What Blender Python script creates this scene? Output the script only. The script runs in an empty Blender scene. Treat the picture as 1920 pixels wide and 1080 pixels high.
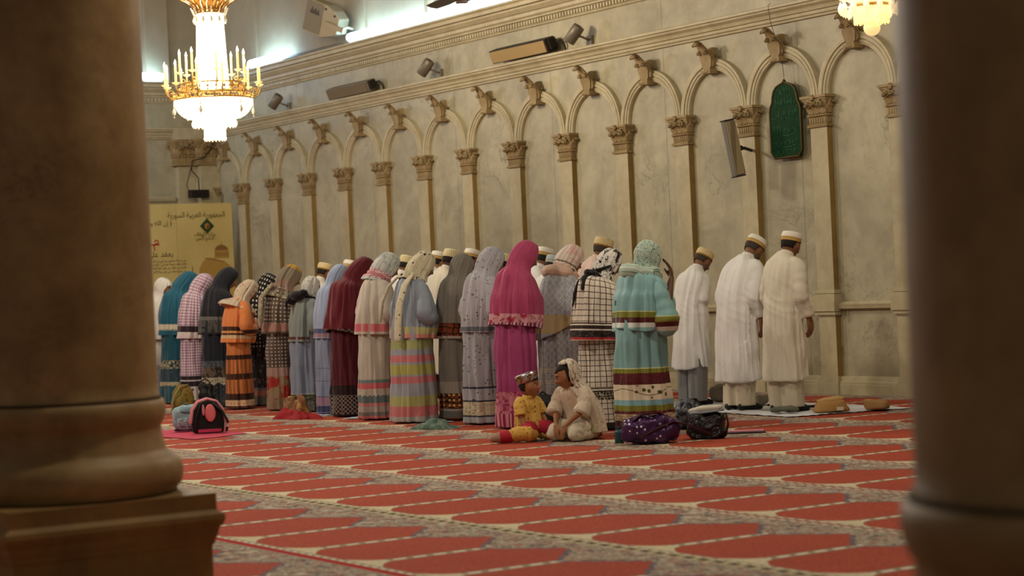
import bpy, bmesh, math, random
from mathutils import Vector, Matrix, Quaternion, noise
random.seed(7)
S = bpy.context.scene
COL = S.collection
PI = math.pi
sin, cos = math.sin, math.cos

# ---------------------------------------------------------------- camera
EYE = Vector((0, 0, 1.3))
cr = Vector((0.534635, 0.843861, -0.045434)); cu = Vector((0.021788, 0.039981, 0.998963)); cd = Vector((-0.844802, 0.535070, -0.002989))
cam_data = bpy.data.cameras.new('camera')
cam = bpy.data.objects.new('camera', cam_data); COL.objects.link(cam)
m = Matrix((cr, cu, -cd)).transposed().to_4x4(); m.translation = EYE
cam.matrix_world = m
cam_data.sensor_width = 36.0
cam_data.lens = 3840.98 / 1920 * 36.0
cam_data.clip_end = 200
cam_data.dof.use_dof = True
cam_data.dof.focus_distance = 18.3
cam_data.dof.aperture_fstop = 2.5
S.camera = cam

# ---------------------------------------------------------------- world and exposure
S.view_settings.view_transform = 'Standard'
S.view_settings.look = 'None'
S.view_settings.gamma = 1
S.view_settings.exposure = 0.0
W_ = bpy.data.worlds.new('hall ambience'); S.world = W_
W_.use_nodes = True
W_.node_tree.nodes['Background'].inputs[0].default_value = (0.90, 0.80, 0.64, 1)
W_.node_tree.nodes['Background'].inputs[1].default_value = 0.13

def point(name, loc, power, col, rad=0.35):
    l = bpy.data.lights.new(name, 'POINT'); l.energy = power; l.color = col; l.shadow_soft_size = rad
    o = bpy.data.objects.new(name, l); o.location = loc; COL.objects.link(o); return o
WARM = (1.0, 0.85, 0.66)
# the two modelled chandeliers, an unseen lamp at far left, then added fill lamps
point('chandelier_and_fill_light', (-21.2, 9.5, 5.0), 560, WARM, 0.3)
point('chandelier_and_fill_light', (-12.0, 10.6, 4.8), 230, WARM, 0.3)
point('chandelier_and_fill_light', (-29.6, 7.6, 4.6), 420, (.92, .92, 1.0), 0.25)
point('chandelier_and_fill_light', (-20.5, 4.6, 5.4), 820, WARM, 0.3)  # unseen key lamp, added to light the people's backs from upper left
point('chandelier_and_fill_light', (-13.6, 4.4, 5.6), 520, WARM, 0.3)  # unseen lamp, added to brighten the figures
point('chandelier_and_fill_light', (-7.3, 5.4, 5.6), 300, WARM, 0.3)  # unseen lamp, added to brighten the left column and the near carpet

# ---------------------------------------------------------------- node helpers
def lin(c):
    out = []
    for v in c[:3]:
        v = v / 255.0
        out.append(v / 12.92 if v <= 0.04045 else ((v + 0.055) / 1.055) ** 2.4)
    return (out[0], out[1], out[2], 1)

class NG:
    def __init__(s, name, rough=0.8, metallic=0.0, spec=0.3):
        s.m = bpy.data.materials.new(name); s.m.use_nodes = True
        s.t = s.m.node_tree; s.n = s.t.nodes; s.l = s.t.links
        s.b = s.n['Principled BSDF']
        s.b.inputs['Roughness'].default_value = rough
        s.b.inputs['Metallic'].default_value = metallic
        s.b.inputs['Specular IOR Level'].default_value = spec
    def put(s, sock, v):
        if hasattr(v, 'is_output') or isinstance(v, bpy.types.NodeSocket): s.l.new(v, sock)
        else: sock.default_value = v
    def math(s, op, a, b=None, c=None, clamp=False):
        x = s.n.new('ShaderNodeMath'); x.operation = op; x.use_clamp = clamp
        s.put(x.inputs[0], a)
        if b is not None: s.put(x.inputs[1], b)
        if c is not None: s.put(x.inputs[2], c)
        return x.outputs[0]
    def mix(s, f, a, b, mode='MIX'):
        x = s.n.new('ShaderNodeMix'); x.data_type = 'RGBA'; x.blend_type = mode
        s.put(x.inputs[0], f); s.put(x.inputs[6], a); s.put(x.inputs[7], b)
        return x.outputs[2]
    def obj(s):
        return s.n.new('ShaderNodeTexCoord').outputs['Object']
    def geo(s):
        return s.n.new('ShaderNodeNewGeometry').outputs['Position']
    def uv(s):
        return s.n.new('ShaderNodeTexCoord').outputs['UV']
    def sep(s, v):
        x = s.n.new('ShaderNodeSeparateXYZ'); s.l.new(v, x.inputs[0]); return x.outputs
    def comb(s, a, b, c=0.0):
        x = s.n.new('ShaderNodeCombineXYZ'); s.put(x.inputs[0], a); s.put(x.inputs[1], b); s.put(x.inputs[2], c)
        return x.outputs[0]
    def noise(s, v, scale, detail=3, rough=0.5, dist=0.0):
        x = s.n.new('ShaderNodeTexNoise'); s.l.new(v, x.inputs['Vector'])
        x.inputs['Scale'].default_value = scale; x.inputs['Detail'].default_value = detail
        x.inputs['Roughness'].default_value = rough; x.inputs['Distortion'].default_value = dist
        return x.outputs[0]
    def voro(s, v, scale, feature='F1', rnd=1.0):
        x = s.n.new('ShaderNodeTexVoronoi'); s.l.new(v, x.inputs['Vector']); x.feature = feature
        x.inputs['Scale'].default_value = scale; x.inputs['Randomness'].default_value = rnd
        return x.outputs
    def ramp(s, f, stops, interp='LINEAR'):
        x = s.n.new('ShaderNodeValToRGB'); x.color_ramp.interpolation = interp
        e = x.color_ramp.elements
        while len(e) < len(stops): e.new(0.5)
        for i, (p, c) in enumerate(stops):
            e[i].position = p; e[i].color = c if len(c) == 4 else (*c, 1)
        s.l.new(f, x.inputs[0]); return x.outputs[0]
    def bump(s, h, strength=0.3, dist=0.02):
        x = s.n.new('ShaderNodeBump'); x.inputs['Strength'].default_value = strength
        x.inputs['Distance'].default_value = dist; s.l.new(h, x.inputs['Height'])
        s.l.new(x.outputs[0], s.b.inputs['Normal']); return x
    def color(s, c): s.put(s.b.inputs['Base Color'], c); return s
    def done(s): return s.m

def G(v): return (v, v, v, 1)
def step_hi(g, x, t): return g.math('GREATER_THAN', x, t)
def step_lo(g, x, t): return g.math('LESS_THAN', x, t)

_plain = {}
def plain(name, c, rough=0.7, metallic=0.0, var=0.12, emit=0.0, spec=0.3, ecol=None, vscale=9.0):
    k = name
    if k in _plain: return _plain[k]
    g = NG(name, rough, metallic, spec)
    c1 = lin(c); c2 = tuple(v * (1 - var) for v in c1[:3]) + (1,)
    n = g.noise(g.obj(), vscale, 3)
    g.color(g.mix(n, c1, c2))
    if emit:
        g.b.inputs['Emission Color'].default_value = lin(ecol or c); g.b.inputs['Emission Strength'].default_value = emit
    _plain[k] = g.m
    return g.m

# ---------------------------------------------------------------- object helpers
def link_mesh(name, me, mat=None, parent=None):
    o = bpy.data.objects.new(name, me); COL.objects.link(o)
    if mat is not None:
        for mm in (mat if isinstance(mat, (list, tuple)) else [mat]): me.materials.append(mm)
    if parent is not None: o.parent = parent
    return o
def thing(name, label, cat, loc=(0, 0, 0), rz=0.0, group=None):
    o = bpy.data.objects.new(name, None); COL.objects.link(o); o.empty_display_size = 0.1
    o.location = loc; o.rotation_euler = (0, 0, rz); o['label'] = label; o['category'] = cat
    if group: o['group'] = group
    return o
def tag(o, label, cat, group=None):
    o['label'] = label; o['category'] = cat
    if group: o['group'] = group
    return o
def struct(o): o['kind'] = 'structure'; return o

class MB:
    """collects shapes into one mesh"""
    def __init__(s): s.v = []; s.f = []; s.uv = []; s.mi = []; s.sm = []
    def add(s, vs, fs, uvs=None, mi=0, smooth=True, M=None):
        b = len(s.v)
        s.v += [tuple(M @ Vector(v)) if M is not None else tuple(v) for v in vs]
        for i, f in enumerate(fs):
            s.f.append(tuple(b + k for k in f)); s.mi.append(mi); s.sm.append(smooth)
            s.uv.append(uvs[i] if uvs else [(0, 0)] * len(f))
        return s
    def box(s, lo, hi, mi=0, M=None):
        x0, y0, z0 = lo; x1, y1, z1 = hi
        v = [(x0,y0,z0),(x1,y0,z0),(x1,y1,z0),(x0,y1,z0),(x0,y0,z1),(x1,y0,z1),(x1,y1,z1),(x0,y1,z1)]
        f = [(0,3,2,1),(4,5,6,7),(0,1,5,4),(1,2,6,5),(2,3,7,6),(3,0,4,7)]
        return s.add(v, f, None, mi, False, M)
    def lathe(s, prof, n=24, c=(0,0,0), mi=0, M=None, smooth=True, caps=True, sx=1.0, sy=1.0):
        vs = []; fs = []; uvs = []
        for (r, z) in prof:
            for k in range(n):
                a = 2*PI*k/n; vs.append((c[0]+r*sx*cos(a), c[1]+r*sy*sin(a), c[2]+z))
        for i in range(len(prof)-1):
            for k in range(n):
                k2 = (k+1) % n
                fs.append((i*n+k, i*n+k2, (i+1)*n+k2, (i+1)*n+k))
                uvs.append([(k/n, prof[i][1]), ((k+1)/n, prof[i][1]), ((k+1)/n, prof[i+1][1]), (k/n, prof[i+1][1])])
        if caps:
            fs.append(tuple(range(n-1, -1, -1))); uvs.append([(0.5, prof[0][1])]*n)
            fs.append(tuple((len(prof)-1)*n+k for k in range(n))); uvs.append([(0.5, prof[-1][1])]*n)
        return s.add(vs, fs, uvs, mi, smooth, M)
    def tube(s, pts, rad, n=10, mi=0, M=None, caps=True, flat=None, ulen=None, round_end=True):
        """swept tube along points; rad float or list; flat=(a,b) scales the section"""
        P = [Vector(p) for p in pts]
        R = rad if isinstance(rad, (list, tuple)) else [rad]*len(P)
        R = list(R)
        if caps and round_end and len(P) > 1:
            d0 = (P[0]-P[1]).normalized(); d1 = (P[-1]-P[-2]).normalized()
            P = [P[0]+d0*R[0]*.95, P[0]+d0*R[0]*.7] + P + [P[-1]+d1*R[-1]*.7, P[-1]+d1*R[-1]*.95]
            R = [R[0]*.3, R[0]*.72] + R + [R[-1]*.72, R[-1]*.3]
        T = []
        for i in range(len(P)):
            a = P[max(i-1, 0)]; b = P[min(i+1, len(P)-1)]
            T.append((b-a).normalized())
        up = Vector((0, 0, 1)) if abs(T[0].z) < 0.9 else Vector((1, 0, 0))
        X = T[0].cross(up).normalized()
        vs = []; fs = []; uvs = []; L = 0
        Ls = []
        for i in range(len(P)):
            if i: 
                q = T[i-1].rotation_difference(T[i]); X = q @ X
                L += (P[i]-P[i-1]).length
            Ls.append(L)
            X = (X - T[i]*X.dot(T[i])).normalized()
            Y = T[i].cross(X)
            for k in range(n):
                a = 2*PI*k/n; fx, fy = flat or (1, 1)
                vs.append(P[i] + X*(R[i]*fx*cos(a)) + Y*(R[i]*fy*sin(a)))
        for i in range(len(P)-1):
            for k in range(n):
                k2 = (k+1) % n
                fs.append((i*n+k, i*n+k2, (i+1)*n+k2, (i+1)*n+k))
                w = 2*PI*max(R)
                uvs.append([(k/n*w, Ls[i]), ((k+1)/n*w, Ls[i]), ((k+1)/n*w, Ls[i+1]), (k/n*w, Ls[i+1])])
        if caps:
            fs.append(tuple(range(n-1, -1, -1))); uvs.append([(0, 0)]*n)
            fs.append(tuple((len(P)-1)*n+k for k in range(n))); uvs.append([(0, Ls[-1])]*n)
        return s.add(vs, fs, uvs, mi, True, M)
    def ball(s, c, r, n=12, m=8, mi=0, M=None):
        rx, ry, rz = r if isinstance(r, (tuple, list)) else (r, r, r)
        vs = [(c[0], c[1], c[2]-rz)]
        for i in range(1, m):
            t = -PI/2 + PI*i/m
            for k in range(n):
                a = 2*PI*k/n; vs.append((c[0]+rx*cos(t)*cos(a), c[1]+ry*cos(t)*sin(a), c[2]+rz*sin(t)))
        vs.append((c[0], c[1], c[2]+rz)); fs = []
        for k in range(n): fs.append((0, 1+(k+1) % n, 1+k))
        for i in range(m-2):
            for k in range(n):
                a = 1+i*n+k; b = 1+i*n+(k+1) % n; fs.append((a, b, b+n, a+n))
        t = len(vs)-1
        for k in range(n): fs.append((t, 1+(m-2)*n+k, 1+(m-2)*n+(k+1) % n))
        return s.add(vs, fs, None, mi, True, M)
    def prism(s, outline, d0, d1, axis='y', mi=0, M=None):
        """outline of (a,b) pairs extruded; axis y: a->x b->z, axis x: a->y b->z, axis z: a->x b->y"""
        n = len(outline)
        def P(a, b, d):
            return {'y': (a, d, b), 'x': (d, a, b), 'z': (a, b, d)}[axis]
        v = [P(a, b, d0) for a, b in outline] + [P(a, b, d1) for a, b in outline]
        f = [tuple(range(n)), tuple(range(2*n-1, n-1, -1))] + [(i, i+n, (i+1) % n+n, (i+1) % n) for i in range(n)]
        return s.add(v, f, None, mi, False, M)
    def mesh(s, name):
        me = bpy.data.meshes.new(name); me.from_pydata(s.v, [], s.f)
        uvl = me.uv_layers.new(name='UVMap')
        flat = []
        for u in s.uv:
            for p in u: flat += [p[0], p[1]]
        uvl.data.foreach_set('uv', flat)
        me.polygons.foreach_set('material_index', s.mi)
        me.polygons.foreach_set('use_smooth', s.sm)
        me.update(); return me
    def build(s, name, mat=None, parent=None, bevel=0, fix=True):
        me = s.mesh(name)
        if fix:
            bm = bmesh.new(); bm.from_mesh(me); bmesh.ops.recalc_face_normals(bm, faces=bm.faces); bm.to_mesh(me); bm.free()
        o = link_mesh(name, me, mat, parent)
        if bevel:
            b = o.modifiers.new('bevel', 'BEVEL'); b.width = bevel; b.segments = 2; b.limit_method = 'ANGLE'; b.angle_limit = math.radians(40)
        return o

# ---------------------------------------------------------------- the setting's materials
def marble(name, c1, c2, cv, vein=0.5, scale=1.0, rough=0.45, grime=None, panels=None):
    g = NG(name, rough, 0, 0.35)
    p = g.geo(); 
    n1 = g.noise(p, 1.3*scale, 6, 0.62, 0.6)
    n2 = g.noise(p, 5.0*scale, 5, 0.6, 0.3)
    base = g.ramp(n1, [(0.32, lin(c1)), (0.68, lin(c2))])
    base = g.mix(g.ramp(n2, [(0.42, G(0)), (0.75, G(0.35))]), base, lin(cv))
    n3 = g.noise(p, 1.1*scale, 8, 0.65, 2.2)
    v = g.math('ABSOLUTE', g.math('SUBTRACT', n3, 0.5))
    vm = g.ramp(v, [(0.0, G(vein)), (0.012, G(0))])
    mask = g.ramp(g.noise(p, 0.55*scale, 2), [(0.55, G(0)), (0.7, G(1))])
    vm = g.math('MULTIPLY', vm, mask)
    base = g.mix(vm, base, tuple(x*0.45 for x in lin(cv)[:3])+(1,))
    if grime:
        z = g.sep(p)[2]
        gm = g.noise(p, 2.4, 6, 0.7)
        gm = g.math('MULTIPLY', g.ramp(gm, [(0.45, G(0)), (0.7, G(1))]), grime)
        base = g.mix(gm, base, lin((112, 84, 44)))
    if panels:
        xs = g.sep(p)
        fx = g.math('FRACT', g.math('MULTIPLY', g.math('ADD', xs[0], 100.3), 1/panels))
        ln = g.math('LESS_THAN', fx, 0.012/panels)
        base = g.mix(g.math('MULTIPLY', ln, 0.45), base, lin((70, 55, 35)))
    g.color(base)
    g.bump(n2, 0.12, 0.02)
    return g.m

M_WALL = marble('weathered marble', (146, 139, 114), (178, 170, 142), (116, 110, 88), 0.9, 1.0, 0.5, None, 2.33)
M_TRIM = marble('honey marble', (188, 178, 146), (168, 157, 124), (148, 132, 98), 0.2, 2.0, 0.5, 0.12)
M_CAP = marble('carved marble', (164, 144, 104), (140, 118, 78), (112, 92, 58), 0.2, 3.0, 0.6, 0.4)
M_PIL = marble('pilaster marble', (184, 174, 142), (164, 153, 122), (146, 132, 98), 0.3, 1.6, 0.5, 0.12)
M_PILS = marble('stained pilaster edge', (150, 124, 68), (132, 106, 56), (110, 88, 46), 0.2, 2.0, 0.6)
M_COL = marble('column marble', (176, 146, 100), (142, 114, 70), (104, 80, 46), 0.5, 1.6, 0.5, 0.6)
M_PLINTH = marble('plinth stone', (158, 122, 68), (128, 98, 52), (100, 76, 40), 0.2, 2.0, 0.6, 0.4)
M_PLASTER = marble('upper wall plaster', (158, 142, 112), (142, 126, 98), (122, 106, 80), 0.2, 0.6, 0.7)

# ---------------------------------------------------------------- floor with woven niche rows
def carpet_material():
    g = NG('woven prayer carpet', 0.95, 0, 0.1)
    p = g.geo(); X, Y, Z = g.sep(p)
    P = 1.19; Y0 = 4.49; Wd = 0.69; X0 = -8.60
    row = g.math('DIVIDE', g.math('SUBTRACT', Y, Y0), P)
    ri = g.math('FLOOR', row)
    v = g.math('MULTIPLY', g.math('SUBTRACT', row, ri), P)              # 0..1.19
    un = g.math('DIVIDE', g.math('SUBTRACT', X, X0), Wd)
    u = g.math('MULTIPLY', g.math('ABSOLUTE', g.math('SUBTRACT', g.math('FRACT', un), 0.5)), Wd)   # 0 centre .. .345
    # field half width as a function of v : bottom bulge, sides, arch
    t_top = g.math('DIVIDE', g.math('SUBTRACT', v, 0.72), 0.262, clamp=True)   # 0 at spring, 1 at apex
    half = g.math('MULTIPLY', g.math('POWER', g.math('SUBTRACT', 1.0, t_top), 0.92), 0.302)
    wob = g.math('MULTIPLY', g.math('SINE', g.math('MULTIPLY', t_top, 15.7)), 0.012)
    half = g.math('ADD', half, wob)
    t_bot = g.math('DIVIDE', g.math('SUBTRACT', 0.20, v), 0.15, clamp=True)
    half = g.math('SUBTRACT', half, g.math('MULTIPLY', g.math('POWER', t_bot, 2.0), 0.17))
    inside_v = g.math('MULTIPLY', step_hi(g, v, 0.055), step_lo(g, v, 0.985))
    d = g.math('SUBTRACT', half, u)                                      # >0 inside the red field
    red = g.math('MULTIPLY', step_hi(g, d, 0.0), inside_v)
    n_big = g.noise(p, 0.8, 4, 0.6); n_f = g.noise(p, 45, 3, 0.7); n_m = g.noise(p, 7, 4, 0.6)
    redc = g.mix(n_big, lin((190, 92, 68)), lin((160, 72, 54)))
    redc = g.mix(g.ramp(n_f, [(0.42, G(0.6)), (0.56, G(0))]), redc, lin((126, 54, 42)))
    redc = g.mix(g.ramp(g.noise(g.comb(g.math('MULTIPLY', X, 3.0), g.math('MULTIPLY', Y, 0.5)), 9, 3), [(0.4, G(0.25)), (0.6, G(0))]), redc, lin((146, 58, 44)))
    # floral grey ground
    vo = g.voro(p, 24, 'F1'); vo2 = g.voro(p, 42, 'DISTANCE_TO_EDGE')
    gr = g.ramp(vo[0], [(0.0, lin((100, 80, 74))), (0.22, lin((162, 150, 132))), (0.5, lin((192, 182, 162))), (0.8, lin((108, 102, 100)))])
    gr = g.mix(g.ramp(vo2[0], [(0.02, G(0.7)), (0.10, G(0))]), gr, lin((66, 54, 50)))
    gr = g.mix(g.ramp(g.noise(p, 16, 3), [(0.48, G(0)), (0.62, G(0.65))]), gr, lin((146, 84, 70)))
    gr = g.mix(g.ramp(n_m, [(0.55, G(0)), (0.7, G(0.7))]), gr, lin((214, 206, 184)))
    # cream stripe between the niches: two pale lines with a dashed core, flaring at the foot
    vd = g.math('FRACT', g.math('MULTIPLY', Y, 9.0))
    cream = lin((214, 204, 172)); dark = lin((124, 104, 84))
    e = g.math('SUBTRACT', 0.345, u)                                     # distance to the stripe axis
    core = g.math('MULTIPLY', step_lo(g, e, 0.015), step_hi(g, vd, 0.35))
    strip = g.mix(core, lin((150, 138, 118)), lin((238, 230, 208)))
    strip = g.mix(g.math('MULTIPLY', step_hi(g, e, 0.016), step_lo(g, e, 0.022)), strip, dark)
    low = step_lo(g, v, 0.76)
    base = g.mix(low, gr, strip)
    base = g.mix(g.math('MULTIPLY', step_lo(g, v, 0.19), g.math('MULTIPLY', step_hi(g, v, 0.05), step_lo(g, e, 0.2))), base, g.mix(g.ramp(n_f, [(0.4, G(0.4)), (0.6, G(0))]), cream, lin((140, 128, 96))))
    # blue edge along the arch
    top = step_hi(g, v, 0.70)
    near = g.math('MULTIPLY', g.math('MULTIPLY', step_lo(g, d, 0.0), step_hi(g, d, -0.04)), g.math('MULTIPLY', top, inside_v))
    base = g.mix(g.math('MULTIPLY', near, 0.8), base, lin((84, 84, 100)))
    c = g.mix(red, base, redc)
    # outline of the red field
    ol = g.math('MULTIPLY', g.math('MULTIPLY', step_lo(g, d, 0.0), step_hi(g, d, -0.007)), g.math('MULTIPLY', low, inside_v))
    c = g.mix(g.math('MULTIPLY', ol, 0.7), c, lin((92, 52, 40)))
    # spandrel band above the arch stays floral; border lines between rows
    dl = g.math('MINIMUM', v, g.math('SUBTRACT', P, v))
    b1 = step_lo(g, dl, 0.055)
    dash = g.math('FRACT', g.math('MULTIPLY', X, 12.0))
    bc = g.mix(g.math('MULTIPLY', step_hi(g, dl, 0.02), g.math('MULTIPLY', step_lo(g, dl, 0.038), step_hi(g, dash, 0.4))), lin((150, 138, 118)), lin((228, 220, 198)))
    c = g.mix(b1, c, bc)
    b2 = step_lo(g, dl, 0.0105)
    c = g.mix(b2, c, lin((150, 30, 30)))
    # the bold red and the beaded seams between carpet strips
    b3 = g.math('MULTIPLY', step_lo(g, g.math('ABSOLUTE', g.math('SUBTRACT', Y, 4.47)), 0.022), 1.0)
    c = g.mix(b3, c, lin((168, 28, 30)))
    yb = g.math('ABSOLUTE', g.math('SUBTRACT', Y, 5.665))
    b4 = step_lo(g, yb, 0.042)
    bead = g.math('FRACT', g.math('MULTIPLY', X, 1/0.112))
    bdc = g.mix(g.math('MULTIPLY', step_hi(g, bead, 0.42), step_lo(g, yb, 0.02)), lin((178, 166, 134)), lin((44, 32, 30)))
    c = g.mix(b4, c, bdc)
    g.color(c)
    g.bump(n_f, 0.5, 0.004)
    return g.m
fb = MB(); fb.box((-45, -6, -0.2), (6, 14.2, 0)); floor = struct(fb.build('floor', carpet_material()))

# ---------------------------------------------------------------- qibla wall with its blind arcade
WY = 14.05          # wall plane
XC = -31.3          # far corner
wb = MB(); wb.box((XC-0.4, WY, -0.2), (4, WY+0.4, 4.6)); wall = struct(wb.build('wall_right', M_WALL))
wb = MB(); wb.box((XC-0.4, WY-0.01, 4.6), (4, WY+0.4, 9.0))
for x in (-30.2, -26.6, -24.9, -18.5, -12.0): wb.box((x, WY-0.05, 4.8), (x+0.9, WY+0.1, 9.0))
struct(wb.build('wall_upper_right', M_PLASTER))

def profile_run(prof, x0, x1, mb=None, M=None, y=WY):
    """moulding running along x; prof = [(projection, z)...] going up"""
    mb = mb or MB(); n = len(prof)
    vs = [(x0, y-a, z) for a, z in prof] + [(x1, y-a, z) for a, z in prof]
    fs = [(i, i+n, i+1+n, i+1) for i in range(n-1)] + [tuple(range(n)), tuple(range(2*n-1, n-1, -1))]
    mb.add(vs, fs, None, 0, False, M); return mb
END = Matrix.Translation((XC, WY, 0)) @ Matrix.Rotation(PI/2, 4, 'Z')  # maps run onto the end wall
MID = [(-.05, 3.885), (.03, 3.885), (.035, 3.905), (.055, 3.915), (.06, 3.945), (.085, 3.95), (.09, 3.965), (.10, 3.985), (.135, 4.01), (.14, 4.03), (.165, 4.035), (.165, 4.062), (.15, 4.07), (-.05, 4.075)]
UP = [(-.05, 4.47), (.03, 4.47), (.04, 4.49), (.05, 4.495), (.05, 4.555), (.085, 4.56), (.09, 4.58), (.12, 4.60), (.125, 4.64), (.15, 4.645), (.20, 4.69), (.205, 4.71), (.26, 4.715), (.26, 4.76), (.29, 4.775), (.29, 4.80), (-.05, 4.81)]
struct(profile_run(MID, XC, 4).build('trim_1', M_TRIM))
ub = profile_run(UP, XC, 4)
x = XC + .3
while x < -10: ub.box((x, WY-.078, 4.50), (x+.035, WY-.045, 4.548)); x += .062
struct(ub.build('trim_2', M_TRIM))
LED = [(-.05, .855), (.01, .855), (.015, .87), (.06, .875), (.07, .905), (.075, .915), (.04, .925), (.02, .945), (-.05, .95)]
struct(profile_run(LED, XC, 4).build('trim_3', M_TRIM))
BAS = [(-.05, -.02), (.09, -.02), (.09, .10), (.075, .105), (.075, .125), (.05, .14), (.045, .17), (.02, .185), (-.05, .19)]
struct(profile_run(BAS, XC, 4).build('baseboard_right', M_TRIM))

# carved capital (local: centre x=0, wall plane y=0, front towards -y, z from 2.745)
def leaf(mb, x, y, z, w, h, out, curl=0.05, mi=0):
    """acanthus leaf: ribbed tongue that bends outwards and curls over at the top"""
    nv, nu = 9, 7; vs = []; fs = []
    for i in range(nv):
        t = i/(nv-1)
        ww = w*(0.55+0.75*sin(PI*min(t*1.02, 1))**0.7)*(1-0.55*t**3)*(1+0.16*abs(sin(t*PI*3.5)))
        o = out*(t**2) + (curl*max(0, t-0.72)/0.28)
        zz = z + h*(t if t < 0.8 else 0.8+0.2*sin((t-0.8)/0.2*PI*0.8)) 
        if t > 0.92: zz -= curl*0.5
        for k in range(nu):
            s_ = k/(nu-1)*2-1
            rib = 0.010*cos(s_*PI*2.5)*(1-t*0.5)
            vs.append((x+ww*s_, y-o-rib-0.018*(1-s_*s_), zz-0.02*abs(s_)*t))
    for i in range(nv-1):
        for k in range(nu-1):
            a = i*nu+k; fs.append((a, a+1, a+nu+1, a+nu))
    b = len(vs)
    vs += [(v[0]*1.0, v[1]+0.022, v[2]) for v in vs]
    fs += [(f[3]+b, f[2]+b, f[1]+b, f[0]+b) for f in fs]
    for i in range(nv-1):
        for k in (0, nu-1):
            a = i*nu+k; fs.append((a, a+nu, a+nu+b, a+b))
    for k in range(nu-1):
        a = (nv-1)*nu+k; fs.append((a, a+1, a+1+b, a+b))
    mb.add(vs, fs, None, mi)
def spiral(mb, cx, cz, y, r, turns=1.7, th=0.012, sgn=1):
    pts = []
    for i in range(26):
        t = i/25; a = sgn*(turns*2*PI*t) + PI/2; rr = r*(1-0.82*t)
        pts.append((cx+rr*cos(a), y-0.02*t, cz+rr*sin(a)))
    mb.tube(pts, [th*(1-0.4*i/25) for i in range(26)], 6)
def capital_mb(hw=0.15, d=0.08, sc=1.0):
    mb = MB()
    def ring(z, e): return z, e
    # bell
    prof = [(0.0, .022), (.018, .026), (.022, .012), (.034, .014), (.038, .004), (.10, .008), (.112, .020), (.128, .022), (.135, .006), (.20, .018), (.26, .040), (.285, .055)]
    vs = []; fs = []
    for (z, e) in prof:
        vs += [(-hw-e, 0.02, z), (-hw-e, -d-e, z), (hw+e, -d-e, z), (hw+e, 0.02, z)]
    for i in range(len(prof)-1):
        for k in range(3):
            a = i*4+k; fs.append((a, a+1, a+5, a+4))
    mb.add(vs, fs, None, 0, False)
    # flutes of the collar and its row of small leaves
    n = 7
    for i in range(n):
        xx = -hw+2*hw*(i+.5)/n
        mb.box((xx-.009, -d-.014, .042), (xx+.009, -d, .098))
        mb.ball((xx, -d-.02, .118), (.020, .016, .013), 8, 6)
    for i in range(3):
        yy = -d*(i+.5)/3
        for sg in (-1, 1):
            mb.box((sg*hw-.012 if sg < 0 else hw, yy-.008, .042), (sg*hw if sg < 0 else hw+.012, yy+.008, .098))
            mb.ball((sg*(hw+.016), yy, .118), (.016, .02, .013), 8, 6)
    # acanthus leaves, scrolls and abacus
    for xx, w, h in ((-hw*.72, .040, .115), (0, .045, .12), (hw*.72, .040, .115)):
        leaf(mb, xx, -d-.012, .135, w, h, .045, .035)
    for xx in (-hw*.36, hw*.36): leaf(mb, xx, -d-.010, .15, .035, .115, .06, .03)
    for sg in (-1, 1):
        spiral(mb, sg*(hw*.72), .235, -d-.055, .042, sgn=sg)
        spiral(mb, sg*(hw*.22), .245, -d-.055, .030, sgn=-sg)
        R = Matrix.Translation((sg*hw, -d*.5, 0)) @ Matrix.Rotation(sg*PI/2, 4, 'Z')
        b2 = MB(); leaf(b2, 0, -.012, .135, .045, .14, .05, .03); mb.add(b2.v, b2.f, None, 0, True, R)
        b2 = MB(); spiral(b2, 0, .235, -.045, .035, sgn=sg); mb.add(b2.v, b2.f, None, 0, True, R)
    e = .055
    mb.box((-hw-e, -d-e, .283), (hw+e, .02, .298)); mb.box((-hw-e-.015, -d-e-.015, .298), (hw+e+.015, .02, .325))
    mb.ball((0, -d-.07, .30), (.03, .022, .028), 10, 8)
    for k in range(6):
        a = 2*PI*k/6; mb.ball((.024*cos(a), -d-.082, .30+.024*sin(a)), .012, 6, 5)
    return mb
cap_me = capital_mb(.128, .07).mesh('capital'); cap_me.materials.append(M_CAP)

# keystone bracket with curled leaf
def key_mb():
    mb = MB()
    pr = [(.085, 0), (.10, .02), (.085, .04), (.09, .06), (.10, .12), (.09, .18), (.06, .24), (.03, .27)]
    vs = []; fs = []
    for (o, z) in pr:
        w = .064 - .040*z/.31
        vs += [(-w, .02, z), (-w, -o, z), (w, -o, z), (w, .02, z)]
    for i in range(len(pr)-1):
        for k in range(3): fs.append((i*4+k, i*4+k+1, i*4+k+5, i*4+k+4))
    n = len(pr)-1; fs.append((n*4, n*4+1, n*4+2, n*4+3)); fs.append((3, 2, 1, 0))
    mb.add(vs, fs, None, 0, False)
    mb.box((-.085, -.120, -.02), (.085, .02, .020)); mb.ball((0, -.10, 0), (.085, .035, .022), 14, 8)
    leaf(mb, 0, -.095, .02, .070, .33, .10, .075)
    leaf(mb, -.055, -.07, .05, .042, .19, .06, .04); leaf(mb, .055, -.07, .05, .042, .19, .06, .04)
    for sg in (-1, 1):
        R = Matrix.Translation((sg*.045, -.03, 0)) @ Matrix.Rotation(sg*PI/2, 4, 'Z')
        b2 = MB(); leaf(b2, .0, -.02, .04, .045, .15, .02, .02); mb.add(b2.v, b2.f, None, 0, True, R)
        b2 = MB(); spiral(b2, .01, .08, -.02, .025, sgn=sg, th=.008); mb.add(b2.v, b2.f, None, 0, True, R)
    return mb
key_me = key_mb().mesh('keystone'); key_me.materials.append(M_CAP)

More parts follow.
